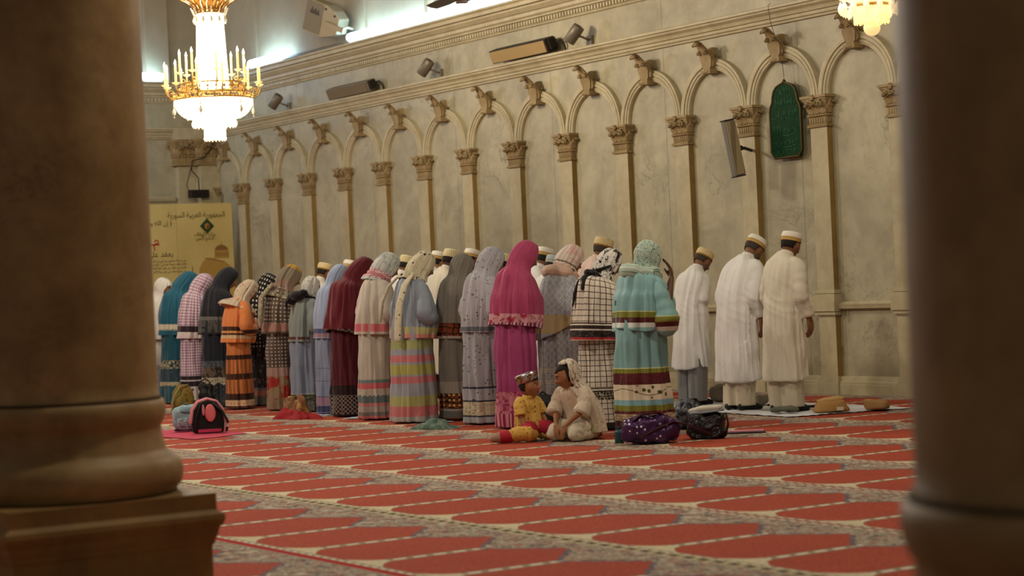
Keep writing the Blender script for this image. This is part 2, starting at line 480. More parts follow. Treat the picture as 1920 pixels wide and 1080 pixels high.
SP = 1.16627; PX0 = -31.216
def pilaster_mb():
    mb = MB(); w = .128
    mb.box((-w, -.07, 1.05), (w, .02, 2.75), 0)
    # the side faces carry a browner stain along both edges
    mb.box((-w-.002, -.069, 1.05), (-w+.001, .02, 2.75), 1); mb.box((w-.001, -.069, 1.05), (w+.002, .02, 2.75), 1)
    return mb
def pilbase_mb():
    mb = MB(); w = .128
    for z0, z1, e in ((.945, 1.0, .042), (1.0, 1.018, .034), (1.018, 1.035, .02), (1.035, 1.055, .028), (1.055, 1.07, .012)):
        mb.box((-w-e, -.07-e, z0), (w+e, .02, z1))
    mb.box((-w-.04, -.115, .852), (w+.04, .02, .948))
    for z0, z1, e in ((.80, .815, .012), (.815, .855, .028)): mb.box((-w-e, -.07-e, z0), (w+e, .02, z1))
    return mb
def pildado_mb():
    mb = MB(); w = .128
    mb.box((-w, -.07, .15), (w, .02, .81), 0)
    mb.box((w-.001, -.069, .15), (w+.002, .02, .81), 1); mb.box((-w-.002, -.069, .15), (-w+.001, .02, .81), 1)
    for z0, z1, e in ((-.02, .11, .035), (.11, .15, .022), (.15, .185, .010)): mb.box((-w-e, -.07-e, z0), (w+e, .02, z1))
    return mb
def arch_mb():
    mb = MB(); n = 36; mid = SP/2
    pr = [(.445, 0), (.445, .03), (.452, .045), (.475, .047), (.478, .058), (.502, .060), (.505, .050), (.512, .050), (.516, .068), (.548, .070), (.552, .060), (.580, .060), (.582, 0)]
    vs = []; fs = []
    for i in range(n+1):
        a = PI*i/n
        for r, d in pr: vs.append((-r*cos(a), -d, r*sin(a)))
    k = len(pr)
    for i in range(n):
        for j in range(k-1): fs.append((i*k+j, i*k+j+1, (i+1)*k+j+1, (i+1)*k+j))
    mb.add(vs, fs, None, 0, False)
    return mb
def finish(mb, name, mats):
    me = mb.mesh(name)
    bm = bmesh.new(); bm.from_mesh(me); bmesh.ops.recalc_face_normals(bm, faces=bm.faces); bm.to_mesh(me); bm.free()
    for q in mats: me.materials.append(q)
    return me
pil_me = finish(pilaster_mb(), 'pilaster', [M_PIL, M_PILS]); pb_me = finish(pilbase_mb(), 'pilaster_base', [M_TRIM])
pd_me = finish(pildado_mb(), 'pilaster_foot', [M_PIL, M_PILS]); ar_me = finish(arch_mb(), 'archivolt', [M_TRIM])
for i in range(18):
    x = PX0 + SP*i
    if i > 0:
        o = link_mesh('pilaster', pil_me, None, wall); o.location = (x, WY, 0)
        for nm, me, z in (('capital', cap_me, 2.745), ('pilaster_base', pb_me, 0), ('pilaster_foot', pd_me, 0)):
            c = link_mesh(nm, me, None, o); c.location = (0, 0, z)
    else:
        o = link_mesh('pilaster', pil_me, None, wall); o.location = (x+.06, WY, 0)
        c = link_mesh('capital', cap_me, None, o); c.location = (0, 0, 2.745)
    if i < 17:
        a = link_mesh('archivolt', ar_me, None, wall); a.location = (x+SP/2, WY, 3.07)
        k = link_mesh('keystone', key_me, None, a); k.location = (0, -.02, .435)

# end wall on the left, with its corner pilaster
wb = MB(); wb.box((XC-.4, 4, -.2), (XC, WY, 4.6)); wall_l = struct(wb.build('wall_left', M_WALL))
wb = MB(); wb.box((XC-.4, 4, 4.6), (XC+.01, WY, 9.0)); wb.box((XC-.1, 12.95, 4.8), (XC+.06, 13.35, 9)); struct(wb.build('wall_upper_left', M_PLASTER))
def end_run(prof, y0, y1):
    mb = MB(); n = len(prof)
    vs = [(XC+a, y0, z) for a, z in prof] + [(XC+a, y1, z) for a, z in prof]
    fs = [(i, i+n, i+1+n, i+1) for i in range(n-1)] + [tuple(range(n)), tuple(range(2*n-1, n-1, -1))]
    return mb.add(vs, fs, None, 0, False)
struct(end_run(MID, 4, WY).build('trim_4', M_TRIM))
ub = end_run(UP, 4, WY)
y = 12
while y < WY-.3: ub.box((XC+.045, y, 4.50), (XC+.078, y+.035, 4.548)); y += .062
struct(ub.build('trim_5', M_TRIM))
struct(end_run([(a, z+2.0) for a, z in LED], 4, 13.35).build('trim_6', M_TRIM))
ep = MB()
ep.box((XC-.05, 13.40, 0), (XC+.12, 13.72, 3.5)); ep.box((XC-.05, 13.72, 0), (XC+.30, WY, 3.5))
for z0, z1, e in ((3.86, 4.05, .18),): ep.box((XC-.05, 13.34, z0), (XC+e+.12, WY, z1))
epo = ep.build('pilaster', M_PIL, wall_l)
cm = capital_mb(.16, .12); 
o = link_mesh('capital', finish(cm, 'capital_large', [M_CAP]), None, epo)
o.matrix_local = Matrix.Translation((XC+.02, 13.56, 3.44)) @ Matrix.Rotation(PI/2, 4, 'Z') @ Matrix.Scale(1.3, 4)
o = link_mesh('capital', o.data, None, epo)
o.matrix_local = Matrix.Translation((XC+.16, 13.90, 3.44)) @ Matrix.Rotation(PI/2, 4, 'Z') @ Matrix.Scale(1.3, 4)

# ---------------------------------------------------------------- the two foreground columns
def column(name, cx, cy, label):
    k = .88
    t = thing(name, label, 'column', (cx, cy, 0))
    hs = 1.3-.48*k
    def H(y): return 1.3-k*y      # y metres below the eye at k=1
    prof = [(.40*k, H(.485)), (.424*k, H(.485)), (.430*k, H(.48)), (.418*k, H(.465)), (.418*k, H(.40)), (.415*k, 3.5), (.405*k, 6.5), (.400*k, 8.8)]
    MB().lathe(prof, 96).build('shaft', M_COL, t)
    bp = [(.40*k, H(.486)), (.434*k, H(.49)), (.446*k, H(.50)), (.452*k, H(.53)), (.450*k, H(.56)), (.440*k, H(.595)), (.430*k, H(.61)), (.424*k, H(.62)), (.428*k, H(.66)), (.436*k, H(.70)), (.444*k, H(.725)), (.448*k, H(.74)),
          (.485*k, H(.765)), (.512*k, H(.79)), (.524*k, H(.83)), (.522*k, H(.87)), (.512*k, H(.905)), (.49*k, H(.925)), (.49*k, H(.94)), (.3, H(.945))]
    MB().lathe(list(reversed(bp)), 96).build('base', M_COL, t)
    bc = MB().lathe([(.431*k, H(.489)), (.4335*k, H(.488)), (.4335*k, H(.478)), (.431*k, H(.477))], 96, caps=False); bc.build('collar_joint', plain('dark joint', (52, 40, 28)), t)
    pb = MB()
    pp = [(.51, .95), (.514, .95), (.514, 1.03), (.52, 1.035), (.542, 1.05), (.545, 1.075), (.535, 1.10), (.52, 1.12), (.515, 1.15), (.505, 1.17), (.503, 1.19), (.494, 1.20), (.492, 1.215), (.492, 1.6)]
    vs = []; fs = []
    pp = [(.3, .943)]+[(a, b-.004) for a, b in pp]
    for a, b in pp:
        a *= k; z = max(H(b), -.02); vs += [(-a, -a, z), (a, -a, z), (a, a, z), (-a, a, z)]
    n = len(pp)
    for i in range(n-1):
        for j in range(4): fs.append((i*4+j, i*4+(j+1) % 4, (i+1)*4+(j+1) % 4, (i+1)*4+j))
    fs.append((0, 1, 2, 3)); fs.append(((n-1)*4, (n-1)*4+1, (n-1)*4+2, (n-1)*4+3))
    pb.add(vs, fs, None, 0, False)
    pb.build('plinth', M_PLINTH, t, bevel=.006)
    return t
column('stone_column', -8.456, 3.093, 'near stone column on the left, on a moulded base and square plinth')
column('stone_column', -2.545, 2.895, 'dark stone column at the right edge, closest to the camera, out of focus')
# ================================================================ people
def catmull(a, b, c, d, t):
    return tuple(0.5*((2*b[i]) + (-a[i]+c[i])*t + (2*a[i]-5*b[i]+4*c[i]-d[i])*t*t + (-a[i]+3*b[i]-3*c[i]+d[i])*t**3) for i in range(len(b)))
def resample(keys, n):
    """keys: list of equal-length tuples -> n rows along a Catmull-Rom spline (even per segment length in z/y)"""
    L = [0]
    for i in range(1, len(keys)):
        a, b = keys[i-1], keys[i]
        L.append(L[-1] + max(1e-3, math.sqrt(sum((a[j]-b[j])**2 for j in range(3)))))
    out = []
    for q in range(n):
        s = L[-1]*q/(n-1); i = 0
        while i < len(keys)-2 and s > L[i+1]: i += 1
        t = (s-L[i])/(L[i+1]-L[i])
        p0 = keys[max(i-1, 0)]; p3 = keys[min(i+2, len(keys)-1)]
        out.append(catmull(p0, keys[i], keys[i+1], p3, t))
    return out

def cloth_loft(keys, H=1.0, rows=48, n=72, folds=(), seed=0, hole=None, hem=None, thick=0.0, lump=0.0, sq=2.0, ridge=0.38):
    """keys: (cx, cy, cz, half width, depth front, depth back, tilt) bottom to top.
    folds: list of (count, amplitude, where) with where(t, theta)->0..1 ; hole(t, theta)->bool drops faces
    theta: 0 = right (+x), pi/2 = front (+y), -pi/2 = back.  UV: u metres around, v = height / H"""
    rnd = random.Random(seed); R = resample(keys, rows)
    ph = [(rnd.uniform(0, 6.28), rnd.uniform(-1.2, 1.2), rnd.uniform(.85, 1.15)) for _ in folds]
    off = Vector((rnd.uniform(0, 50), rnd.uniform(0, 50), rnd.uniform(0, 50)))
    vs = []; fs = []; uvs = []; V = []
    for i, (cx, cy, cz, hw, df, db, tl) in enumerate(R):
        t = i/(rows-1)
        for k in range(n):
            th = 2*PI*k/n
            c, s = cos(th), sin(th)
            e = 2.0/sq
            c2 = math.copysign(abs(c)**e, c); s2 = math.copysign(abs(s)**e, s)
            x = hw*c2; y = (df if s > 0 else db)*s2
            m = 1.0; dz = 0
            for (cnt, amp, where), (p, w, q) in zip(folds, ph):
                g = where(t, th) if where else 1.0
                wv = sin(cnt*th + p + w*t*2.2 + 0.9*sin(2*th+p) + 0.5*sin(3*t*q+th))
                wv = wv*abs(wv)**0.25
                m += amp*g*wv
            if ridge:
                rg = abs(noise.noise(Vector((c*3.1, s*3.1, cz*.55))+off)); rg2 = abs(noise.noise(Vector((c*6.5, s*6.5, cz*1.6+3))+off))
                m += ridge*((.22-rg)*(1-.6*t) + .55*(.2-rg2))
            if lump:
                m += lump*noise.noise(Vector((x*7, y*7, cz*5))+off)
            x *= m; y *= m
            if hem and t < 0.5: dz = hem(th)*(1-2*t)**2 if t < .5 else 0
            ct, st = cos(tl), sin(tl)
            px, py, pz = cx+x, cy+y*ct, cz-y*st+dz
            vs.append((px, py, pz)); V.append((th, (cz+dz*(1 if t < .5 else 0))/H))
    hwm = sum(r[3]+r[4] for r in R)/len(R)/2
    for i in range(rows-1):
        for k in range(n):
            k2 = (k+1) % n
            if hole and hole((R[i][2]+R[i+1][2])/2, 2*PI*(k+.5)/n): continue
            fs.append((i*n+k, i*n+k2, (i+1)*n+k2, (i+1)*n+k))
            u0 = 2*PI*k/n*hwm; u1 = 2*PI*(k+1)/n*hwm
            uvs.append([(u0, V[i*n+k][1]), (u1, V[i*n+k][1]), (u1, V[(i+1)*n+k][1]), (u0, V[(i+1)*n+k][1])])
    return vs, fs, uvs

def cloth_obj(name, data, mat, parent, cap_top=False, solid=0.004, extra=None):
    vs, fs, uvs = data
    mb = MB(); mb.add(vs, fs, uvs)
    o = mb.build(name, mat, parent)
    if solid:
        s = o.modifiers.new('thickness', 'SOLIDIFY'); s.thickness = solid; s.offset = -1
    return o

# ---- cloth materials: bands by height (v), patterns by (u, v)
def cloth(name, base, bands=(), pats=(), rough=0.85, sheen=0.15, bump=0.0, H=1.6, spec=0.2, objuv=False):
    """bands: (v0, v1, colour).  pats: (kind, colour, scale, v0, v1[, strength])"""
    g = NG(name, rough, 0, spec)
    g.b.inputs['Sheen Weight'].default_value = sheen
    uv = g.uv(); u, v, _ = g.sep(uv)
    if objuv:
        X_, Y_, Z_ = g.sep(g.obj()); u = g.math('ADD', X_, g.math('MULTIPLY', Z_, .5)); v = g.math('ADD', Y_, Z_)
    vm = g.math('MULTIPLY', v, H)                      # metres
    p2 = g.comb(u, vm)
    c = g.mix(g.ramp(g.noise(p2, 3.0, 3), [(0.35, G(0)), (0.7, G(1))]), lin(base), tuple(x*0.86 for x in lin(base)[:3])+(1,))
    if bands:
        for v0, v1, col in bands:
            wob = g.math('ADD', v, g.math('MULTIPLY', g.math('SINE', g.math('MULTIPLY', u, 60)), 0.0))
            mk = g.math('MULTIPLY', step_hi(g, wob, v0), step_lo(g, wob, v1))
            c = g.mix(mk, c, lin(col))
    for q in pats:
        kind, col, sc, v0, v1 = q[:5]; st = q[5] if len(q) > 5 else 1.0
        col = lin(col)
        if kind == 'dots':
            mk = step_lo(g, g.voro(p2, sc, 'F1', 0.75)[0], 0.24)
        elif kind == 'rdots':
            mk = step_lo(g, g.voro(p2, sc, 'F1', 0.0)[0], 0.24)
        elif kind == 'bigdots':
            mk = step_lo(g, g.voro(p2, sc, 'F1', 0.9)[0], 0.20)
        elif kind == 'flor':
            vo = g.voro(p2, sc, 'F1', 1.0); nn = g.noise(p2, sc*2.2, 3)
            mk = step_lo(g, g.math('ADD', vo[0], g.math('MULTIPLY', nn, 0.5)), 0.52)
        elif kind == 'blot':
            mk = g.ramp(g.noise(p2, sc, 4, 0.6, 0.8), [(0.52, G(0)), (0.57, G(1))])
        elif kind == 'lace':
            mk = step_lo(g, g.voro(p2, sc, 'DISTANCE_TO_EDGE', 0.6)[0], 0.09)
        elif kind == 'grid':
            a = step_lo(g, g.math('FRACT', g.math('MULTIPLY', u, sc)), 0.13); b = step_lo(g, g.math('FRACT', g.math('MULTIPLY', vm, sc)), 0.13)
            mk = g.math('MAXIMUM', a, b)
        elif kind == 'gingham':
            a = step_lo(g, g.math('FRACT', g.math('MULTIPLY', u, sc)), 0.5); b = step_lo(g, g.math('FRACT', g.math('MULTIPLY', vm, sc)), 0.5)
            mk = g.math('MULTIPLY', g.math('ADD', a, b), 0.5)
        elif kind == 'check':
            a = step_lo(g, g.math('FRACT', g.math('MULTIPLY', g.math('ADD', u, vm), sc)), 0.5); b = step_lo(g, g.math('FRACT', g.math('MULTIPLY', g.math('SUBTRACT', u, vm), sc)), 0.5)
            mk = g.math('MULTIPLY', g.math('ADD', a, b), 0.5)
        elif kind == 'diamond':
            a = step_lo(g, g.math('FRACT', g.math('MULTIPLY', g.math('ADD', u, vm), sc)), 0.16); b = step_lo(g, g.math('FRACT', g.math('MULTIPLY', g.math('SUBTRACT', u, vm), sc)), 0.16)
            mk = g.math('MAXIMUM', a, b)
        elif kind == 'stripes':
            mk = step_lo(g, g.math('FRACT', g.math('MULTIPLY', u, sc)), 0.5)
        elif kind == 'hstripes':
            mk = step_lo(g, g.math('FRACT', g.math('MULTIPLY', vm, sc)), 0.4)
        elif kind == 'scallop':     # lacy toothed edge between v0 and v1
            w = g.math('MULTIPLY', g.math('ABSOLUTE', g.math('SINE', g.math('MULTIPLY', u, sc))), (v1-v0)*0.7)
            mk = step_lo(g, v, g.math('ADD', w, v0+(v1-v0)*.3))
        elif kind == 'sequin':
            vo = g.voro(p2, sc, 'F1', 1.0)
            mk = g.math('MULTIPLY', step_lo(g, vo[0], 0.35), step_hi(g, g.sep(vo[1])[0], 0.82))
        elif kind == 'vine':        # wavy stem with leaves and blossoms
            mid = (v0+v1)/2
            w = g.math('ADD', g.math('MULTIPLY', g.math('SINE', g.math('MULTIPLY', u, sc)), (v1-v0)*.26), mid)
            stem = step_lo(g, g.math('ABSOLUTE', g.math('SUBTRACT', v, w)), 0.0018)
            vo = g.voro(p2, 17, 'F1', 0.9)
            lf = step_lo(g, g.math('ADD', vo[0], g.math('MULTIPLY', g.noise(p2, 30, 2), .25)), 0.42)
            mk = g.math('MAXIMUM', stem, lf)
        else: continue
        mk = g.math('MULTIPLY', mk, g.math('MULTIPLY', step_hi(g, v, v0), step_lo(g, v, v1)))
        if st != 1.0: mk = g.math('MULTIPLY', mk, st)
        c = g.mix(mk, c, col)
    g.color(c)
    mp = g.n.new('ShaderNodeMapping'); mp.inputs['Scale'].default_value = (1, 1, .35); g.l.new(g.obj(), mp.inputs[0])
    h = g.noise(mp.outputs[0], 9, 3, 0.5, .6)
    g.bump(h, 0.35, 0.025)
    return g.m

SKIN = {}
def skin_mats(key, c):
    if key not in SKIN:
        g = NG('skin '+key, 0.55, 0, 0.35)
        n = g.noise(g.obj(), 14, 3)
        g.color(g.mix(n, lin(c), tuple(v*.85 for v in lin(c)[:3])+(1,)))
        g.b.inputs['Subsurface Weight'].default_value = 0.08
        g.b.inputs['Subsurface Radius'].default_value = (.02, .008, .004)
        lipc = (int(c[0]*.82), int(c[1]*.55), int(c[2]*.58))
        SKIN[key] = [g.m, plain('lips '+key, lipc, .5), plain('brow '+key, (34, 24, 20), .9), plain('eye white', (214, 206, 196), .25), plain('iris', (34, 22, 16), .2)]
    return SKIN[key]

# ---- head: displaced sphere in head space (origin at the ear axis, +y face, +z crown), unit = metres for an adult
def gauss(p, c, s):
    return math.exp(-sum(((p[i]-c[i])/s[i])**2 for i in range(3)))
def head_point(a, b):
    """a: azimuth (0 right, pi/2 front), b: elevation"""
    x = cos(b)*cos(a); y = cos(b)*sin(a); z = sin(b)
    X = x*.074; Y = y*.094; Z = z*(.112 if z > 0 else .118)
    if z < 0:      # jaw narrows, back of skull tucks in
        k = min(1, -z*1.15)
        X *= 1-.34*k**1.6
        if y < 0: Y *= 1-.42*k
        else: Y *= 1-.10*k
        if y > 0.2: Z -= .006*k
    else:
        Y *= 1+.04*(y < 0)
    p = (X, Y, Z)
    f = 0.0
    f += .026*gauss(p, (0, .094, -.020), (.012, .03, .020))         # nose
    f += .012*gauss(p, (0, .094, -.032), (.019, .03, .010))         # nostrils
    f += .008*gauss(p, (0, .09, .022), (.05, .03, .010))            # brow ridge
    for s in (-1, 1):
        f -= .011*gauss(p, (s*.031, .085, .003), (.017, .03, .012)) # sockets
        f += .006*gauss(p, (s*.045, .075, -.028), (.02, .03, .018)) # cheeks
    f += .008*gauss(p, (0, .092, -.058), (.022, .03, .007))         # lips
    f += .006*gauss(p, (0, .090, -.070), (.018, .03, .005))
    f -= .005*gauss(p, (0, .09, -.0635), (.024, .03, .0028))
    f += .009*gauss(p, (0, .08, -.100), (.022, .04, .014))          # chin
    n = Vector((x/.074, y/.094, z/.112)).normalized()
    return Vector(p) + n*f*Vector((.4, 1, .35)).length*.9 if False else Vector((X+n.x*f*.5, Y+f*max(0.3, y), Z+n.z*f*.3))
def head_mb(mb, M, s=1.0, na=44, nb=36):
    vs = []; fs = []
    vs.append(head_point(0, -PI/2)*s)
    for j in range(1, nb):
        b = -PI/2+PI*j/nb
        for i in range(na): vs.append(head_point(2*PI*i/na, b)*s)
    vs.append(head_point(0, PI/2)*s)
    for i in range(na): fs.append((0, 1+(i+1) % na, 1+i))
    for j in range(nb-2):
        for i in range(na):
            a = 1+j*na+i; b = 1+j*na+(i+1) % na; fs.append((a, b, b+na, a+na))
    t = len(vs)-1
    for i in range(na): fs.append((t, 1+(nb-2)*na+i, 1+(nb-2)*na+(i+1) % na))
    mb.add(vs, fs, None, 0, True, M)
    for sd in (-1, 1):    # ears
        E = M @ Matrix.Rotation(sd*.28, 4, 'Z')
        mb.ball((sd*.073*s, .004*s, -.008*s), (.009*s, .018*s, .031*s), 10, 8, 0, E)

def chain(mb, pts, rad, n=10, M=None, flat=None):
    mb.tube(pts, rad, n, 0, M, True, flat)
def limb(mb, a, b, ra, rb, bulge=0.0, n=14):
    a = Vector(a); b = Vector(b); P = []; R = []
    for i in range(7):
        t = i/6; P.append(a.lerp(b, t)); R.append(ra+(rb-ra)*t+bulge*sin(PI*min(1, t*1.5))*(1-t*.4))
    chain(mb, P, R, n)

def hand(mb, wrist, d, palm, side, s=1.0, curl=0.5):
    """wrist position, d = pointing direction, palm = palm normal direction, side=+1 thumb towards d x palm"""
    w = Vector(wrist); d = Vector(d).normalized(); pn = Vector(palm); pn = (pn - d*pn.dot(d)).normalized(); t = d.cross(pn)*side
    def P(a, b, c): return w + (d*a + t*b + pn*c)*s
    # palm from four metacarpals
    for i, (b, L) in enumerate(((.028, .088), (.010, .092), (-.009, .086), (-.026, .078))):
        chain(mb, [P(-.01, b*.6, 0), P(L*.5, b*.95, -.002), P(L, b, 0)], [.016*s, .0145*s, .0115*s], 8)
        fl = (.042, .047, .043, .034)[i]; q = P(L, b, 0); ang = 0.25+curl*.5
        pts = [q]; dd = d.copy()
        for j, seg in enumerate((fl, fl*.62, fl*.5)):
            dd = Quaternion(t*side, (-ang if side > 0 else -ang)) @ dd if False else (dd*cos(ang)+pn*sin(ang)*1.0).normalized()
            pts.append(pts[-1] + dd*seg*s); ang = curl*.75
            # keep bending towards the palm
            pass
        chain(mb, pts, [.0098*s, .0092*s, .0085*s, .0072*s], 8)
    chain(mb, [P(.018, .026, .004), P(.045, .046, .014), P(.068, .052, .026), P(.088, .050, .036)], [.014*s, .0125*s, .0105*s, .0085*s], 8)

def build_body(name, J, parent, mats, s=1.0, voxel=.0085, headM=None, hands=(), hs=1.0):
    """J: dict of joints (metres).  One continuous skin: limbs and head are fused by a voxel remesh."""
    mb = MB(); V = Vector
    def lb(a, b, ra, rb, bulge=0): limb(mb, J[a], J[b], ra*s, rb*s, bulge*s)
    # trunk
    pel, wai, che, nb = V(J['pelvis']), V(J['waist']), V(J['chest']), V(J['neck'])
    mb.tube([pel-V((0, 0, .06*s)), pel, wai, che, che.lerp(nb, .55)], [.115*s, .125*s, .105*s, .125*s, .075*s], 20, 0, None, True, (.80, 1.10))
    chain(mb, [che.lerp(nb, .5), nb, V(J['head'])-V((0, 0, .03*s))], [.07*s, .054*s, .052*s])
    for k in ('r', 'l'):
        limb(mb, che.lerp(nb, .35), J['sh_'+k], .065*s, .050*s)
        lb('sh_'+k, 'el_'+k, .052, .038, .006); lb('el_'+k, 'wr_'+k, .039, .026, .006)
        lb('hip_'+k, 'kn_'+k, .088, .055, .008); lb('kn_'+k, 'an_'+k, .054, .036, .012)
        a = V(J['an_'+k]); toe = V(J['toe_'+k])
        chain(mb, [a+(a-toe).normalized()*.035*s-V((0, 0, .02*s)), a.lerp(toe, .45)-V((0, 0, .012*s)), toe], [.034*s, .034*s, .024*s], 10)
    for (k, d, pn, sd, cu) in hands: hand(mb, J['wr_'+k], d, pn, sd, s, cu)
    HM = headM if headM is not None else Matrix.Translation(J['head'])
    head_mb(mb, HM, hs)
    me = mb.mesh('tmp'); o = bpy.data.objects.new('tmp', me); COL.objects.link(o)
    r = o.modifiers.new('r', 'REMESH'); r.mode = 'VOXEL'; r.voxel_size = voxel; r.use_smooth_shade = True
    sm = o.modifiers.new('s', 'SMOOTH'); sm.factor = .5; sm.iterations = 2
    dg = bpy.context.evaluated_depsgraph_get(); dg.update()
    me2 = bpy.data.meshes.new_from_object(o.evaluated_get(dg))
    bpy.data.objects.remove(o); bpy.data.meshes.remove(me)
    # face details: lips and brows by material, eyeballs joined into the same mesh
    inv = HM.inverted()
    bm = bmesh.new(); bm.from_mesh(me2)
    for f in bm.faces:
        f.smooth = True; f.material_index = 0
        q = inv @ f.calc_center_median(); q /= hs
        if q.length < .15 and q.y > .05:
            if abs(q.x) < .025*(1-abs(q.z+.0635)/.02) and abs(q.z+.0635) < .012: f.material_index = 1
            if .012 < abs(q.x) < .05 and abs(q.z-(.0285-.10*(abs(q.x)-.015))) < .0042 and q.y > .055: f.material_index = 2
    for sd in (-1, 1):
        for (r_, dy, mi) in ((.0090, 0, 3), (.0076, .0032, 4)):
            c = HM @ (Vector((sd*.031, .0778+dy, .002))*hs)
            res = bmesh.ops.create_uvsphere(bm, u_segments=12, v_segments=8, radius=r_*hs, matrix=Matrix.Translation(c) @ HM.to_quaternion().to_matrix().to_4x4() @ Matrix.Diagonal((1.35, 1, .62 if mi == 3 else .95, 1)))
            for v in res['verts']:
                for f in v.link_faces: f.material_index = mi; f.smooth = True
    me2.materials.clear()
    for q in mats: me2.materials.append(q)
    bm.to_mesh(me2); bm.free(); me2.name = name
    ob = bpy.data.objects.new('body', me2); COL.objects.link(ob); ob.parent = parent
    return ob

def skull_shell(mb, M, s, off, keep, na=40, nb=30, mi=0):
    """patch of the skull pushed out by off where keep(a,b,p) holds -> hair, beard"""
    vs = []; idx = {}; fs = []
    for j in range(nb+1):
        b = -PI/2+PI*j/nb
        for i in range(na):
            a = 2*PI*i/na; p = head_point(a, b); n = Vector((p.x/.074**2, p.y/.094**2, p.z/.112**2)).normalized()
            o = off(a, b, p) if callable(off) else off
            idx[(j, i)] = len(vs); vs.append((p+n*o)*s)
    for j in range(nb):
        for i in range(na):
            i2 = (i+1) % na; am = 2*PI*(i+.5)/na; bmid = -PI/2+PI*(j+.5)/nb
            if keep(am, bmid, head_point(am, bmid)): fs.append((idx[(j, i)], idx[(j, i2)], idx[(j+1, i2)], idx[(j+1, i)]))
    mb.add(vs, fs, None, mi, True, M)
def hair_short(parent, M, s=1.0, mat=None):
    mb = MB()
    skull_shell(mb, M, s, .006, lambda a, b, p: p.z > -.035 and (p.y < -.018 or (p.z > .048)) and not (abs(p.x) > .06 and p.y > -.022 and p.z < .03))
    o = mb.build('hair', mat or plain('black hair', (26, 22, 20), .75), parent)
    md = o.modifiers.new('t', 'SOLIDIFY'); md.thickness = .006; md.offset = 0
    return o
def beard(parent, M, s=1.0, mat=None):
    mb = MB()
    skull_shell(mb, M, s, .007, lambda a, b, p: p.y > -.005 and p.z < -.045 and not (abs(p.x) < .024 and p.z > -.075) and p.z > -.125 and p.length > .05)
    o = mb.build('beard', mat or plain('grey beard', (96, 90, 84), .9), parent)
    md = o.modifiers.new('t', 'SOLIDIFY'); md.thickness = .007; md.offset = 0
    return o
def kufi(parent, M, mat, s=1.0, h=.085):
    mb = MB(); n = 48
    prof = [(.083, 0.0), (.0845, .004), (.0855, .03), (.0845, .06), (.081, h-.012), (.076, h-.002), (.06, h+.003), (.03, h+.006), (0.002, h+.007)]
    T = M @ Matrix.Translation(Vector((0, -.010, .030))*s) @ Matrix.Rotation(.16, 4, 'X') @ Matrix.Scale(s, 4)
    mb.lathe(prof, n, (0, 0, 0), 0, T, True, False, .97, 1.18)
    return mb.build('cap', mat, parent, fix=False)
def kufi_mat(name, top, band, line, style='band'):
    g = NG(name, .8, 0, .2); u, v, _ = g.sep(g.uv())
    c = lin(top)
    um = g.math('MULTIPLY', u, 26.0)
    z = g.math('MULTIPLY', g.math('ABSOLUTE', g.math('SUBTRACT', g.math('FRACT', um), .5)), .03)
    if style == 'band':
        c = g.mix(step_lo(g, v, .032), c, lin(band))
        c = g.mix(step_lo(g, g.math('ABSOLUTE', g.math('SUBTRACT', v, g.math('ADD', z, .012))), .004), c, lin(line))
        c = g.mix(step_lo(g, v, .005), c, lin(line)); c = g.mix(step_lo(g, g.math('ABSOLUTE', g.math('SUBTRACT', v, .033)), .002), c, lin(line))
    elif style == 'stripes':
        f = g.math('FRACT', g.math('ADD', um, g.math('MULTIPLY', v, 10)))
        c = g.mix(step_lo(g, f, .45), lin(top), lin(band))
        c = g.mix(step_lo(g, f, .08), c, lin(line))
        c = g.mix(step_hi(g, v, .078), c, lin(top))
    else:
        c = g.mix(step_lo(g, g.voro(g.comb(g.math('MULTIPLY', u, .55), v), 70, 'F1', .3)[0], .35), lin(top), lin(band))
        c = g.mix(step_lo(g, v, .014), c, lin(line))
    n = g.noise(g.obj(), 90, 2)
    g.color(c); g.bump(n, .5, .004)
    return g.m
K_WHITE = kufi_mat('white cap with gold band', (226, 222, 210), (206, 176, 110), (150, 112, 48))
K_GOLD = kufi_mat('cream and gold cap', (214, 200, 160), (190, 158, 84), (150, 112, 48), 'dense')
K_STRIPE = kufi_mat('striped cap', (222, 214, 186), (196, 176, 96), (146, 120, 60), 'stripes')
K_BLUE = kufi_mat('grey blue cap', (170, 186, 190), (196, 196, 180), (120, 130, 130), 'band')

def head_matrix(pos, pitch=0.0, yaw=0.0, roll=0.0):
    return Matrix.Translation(pos) @ Matrix.Rotation(yaw, 4, 'Z') @ Matrix.Rotation(roll, 4, 'Y') @ Matrix.Rotation(-pitch, 4, 'X')

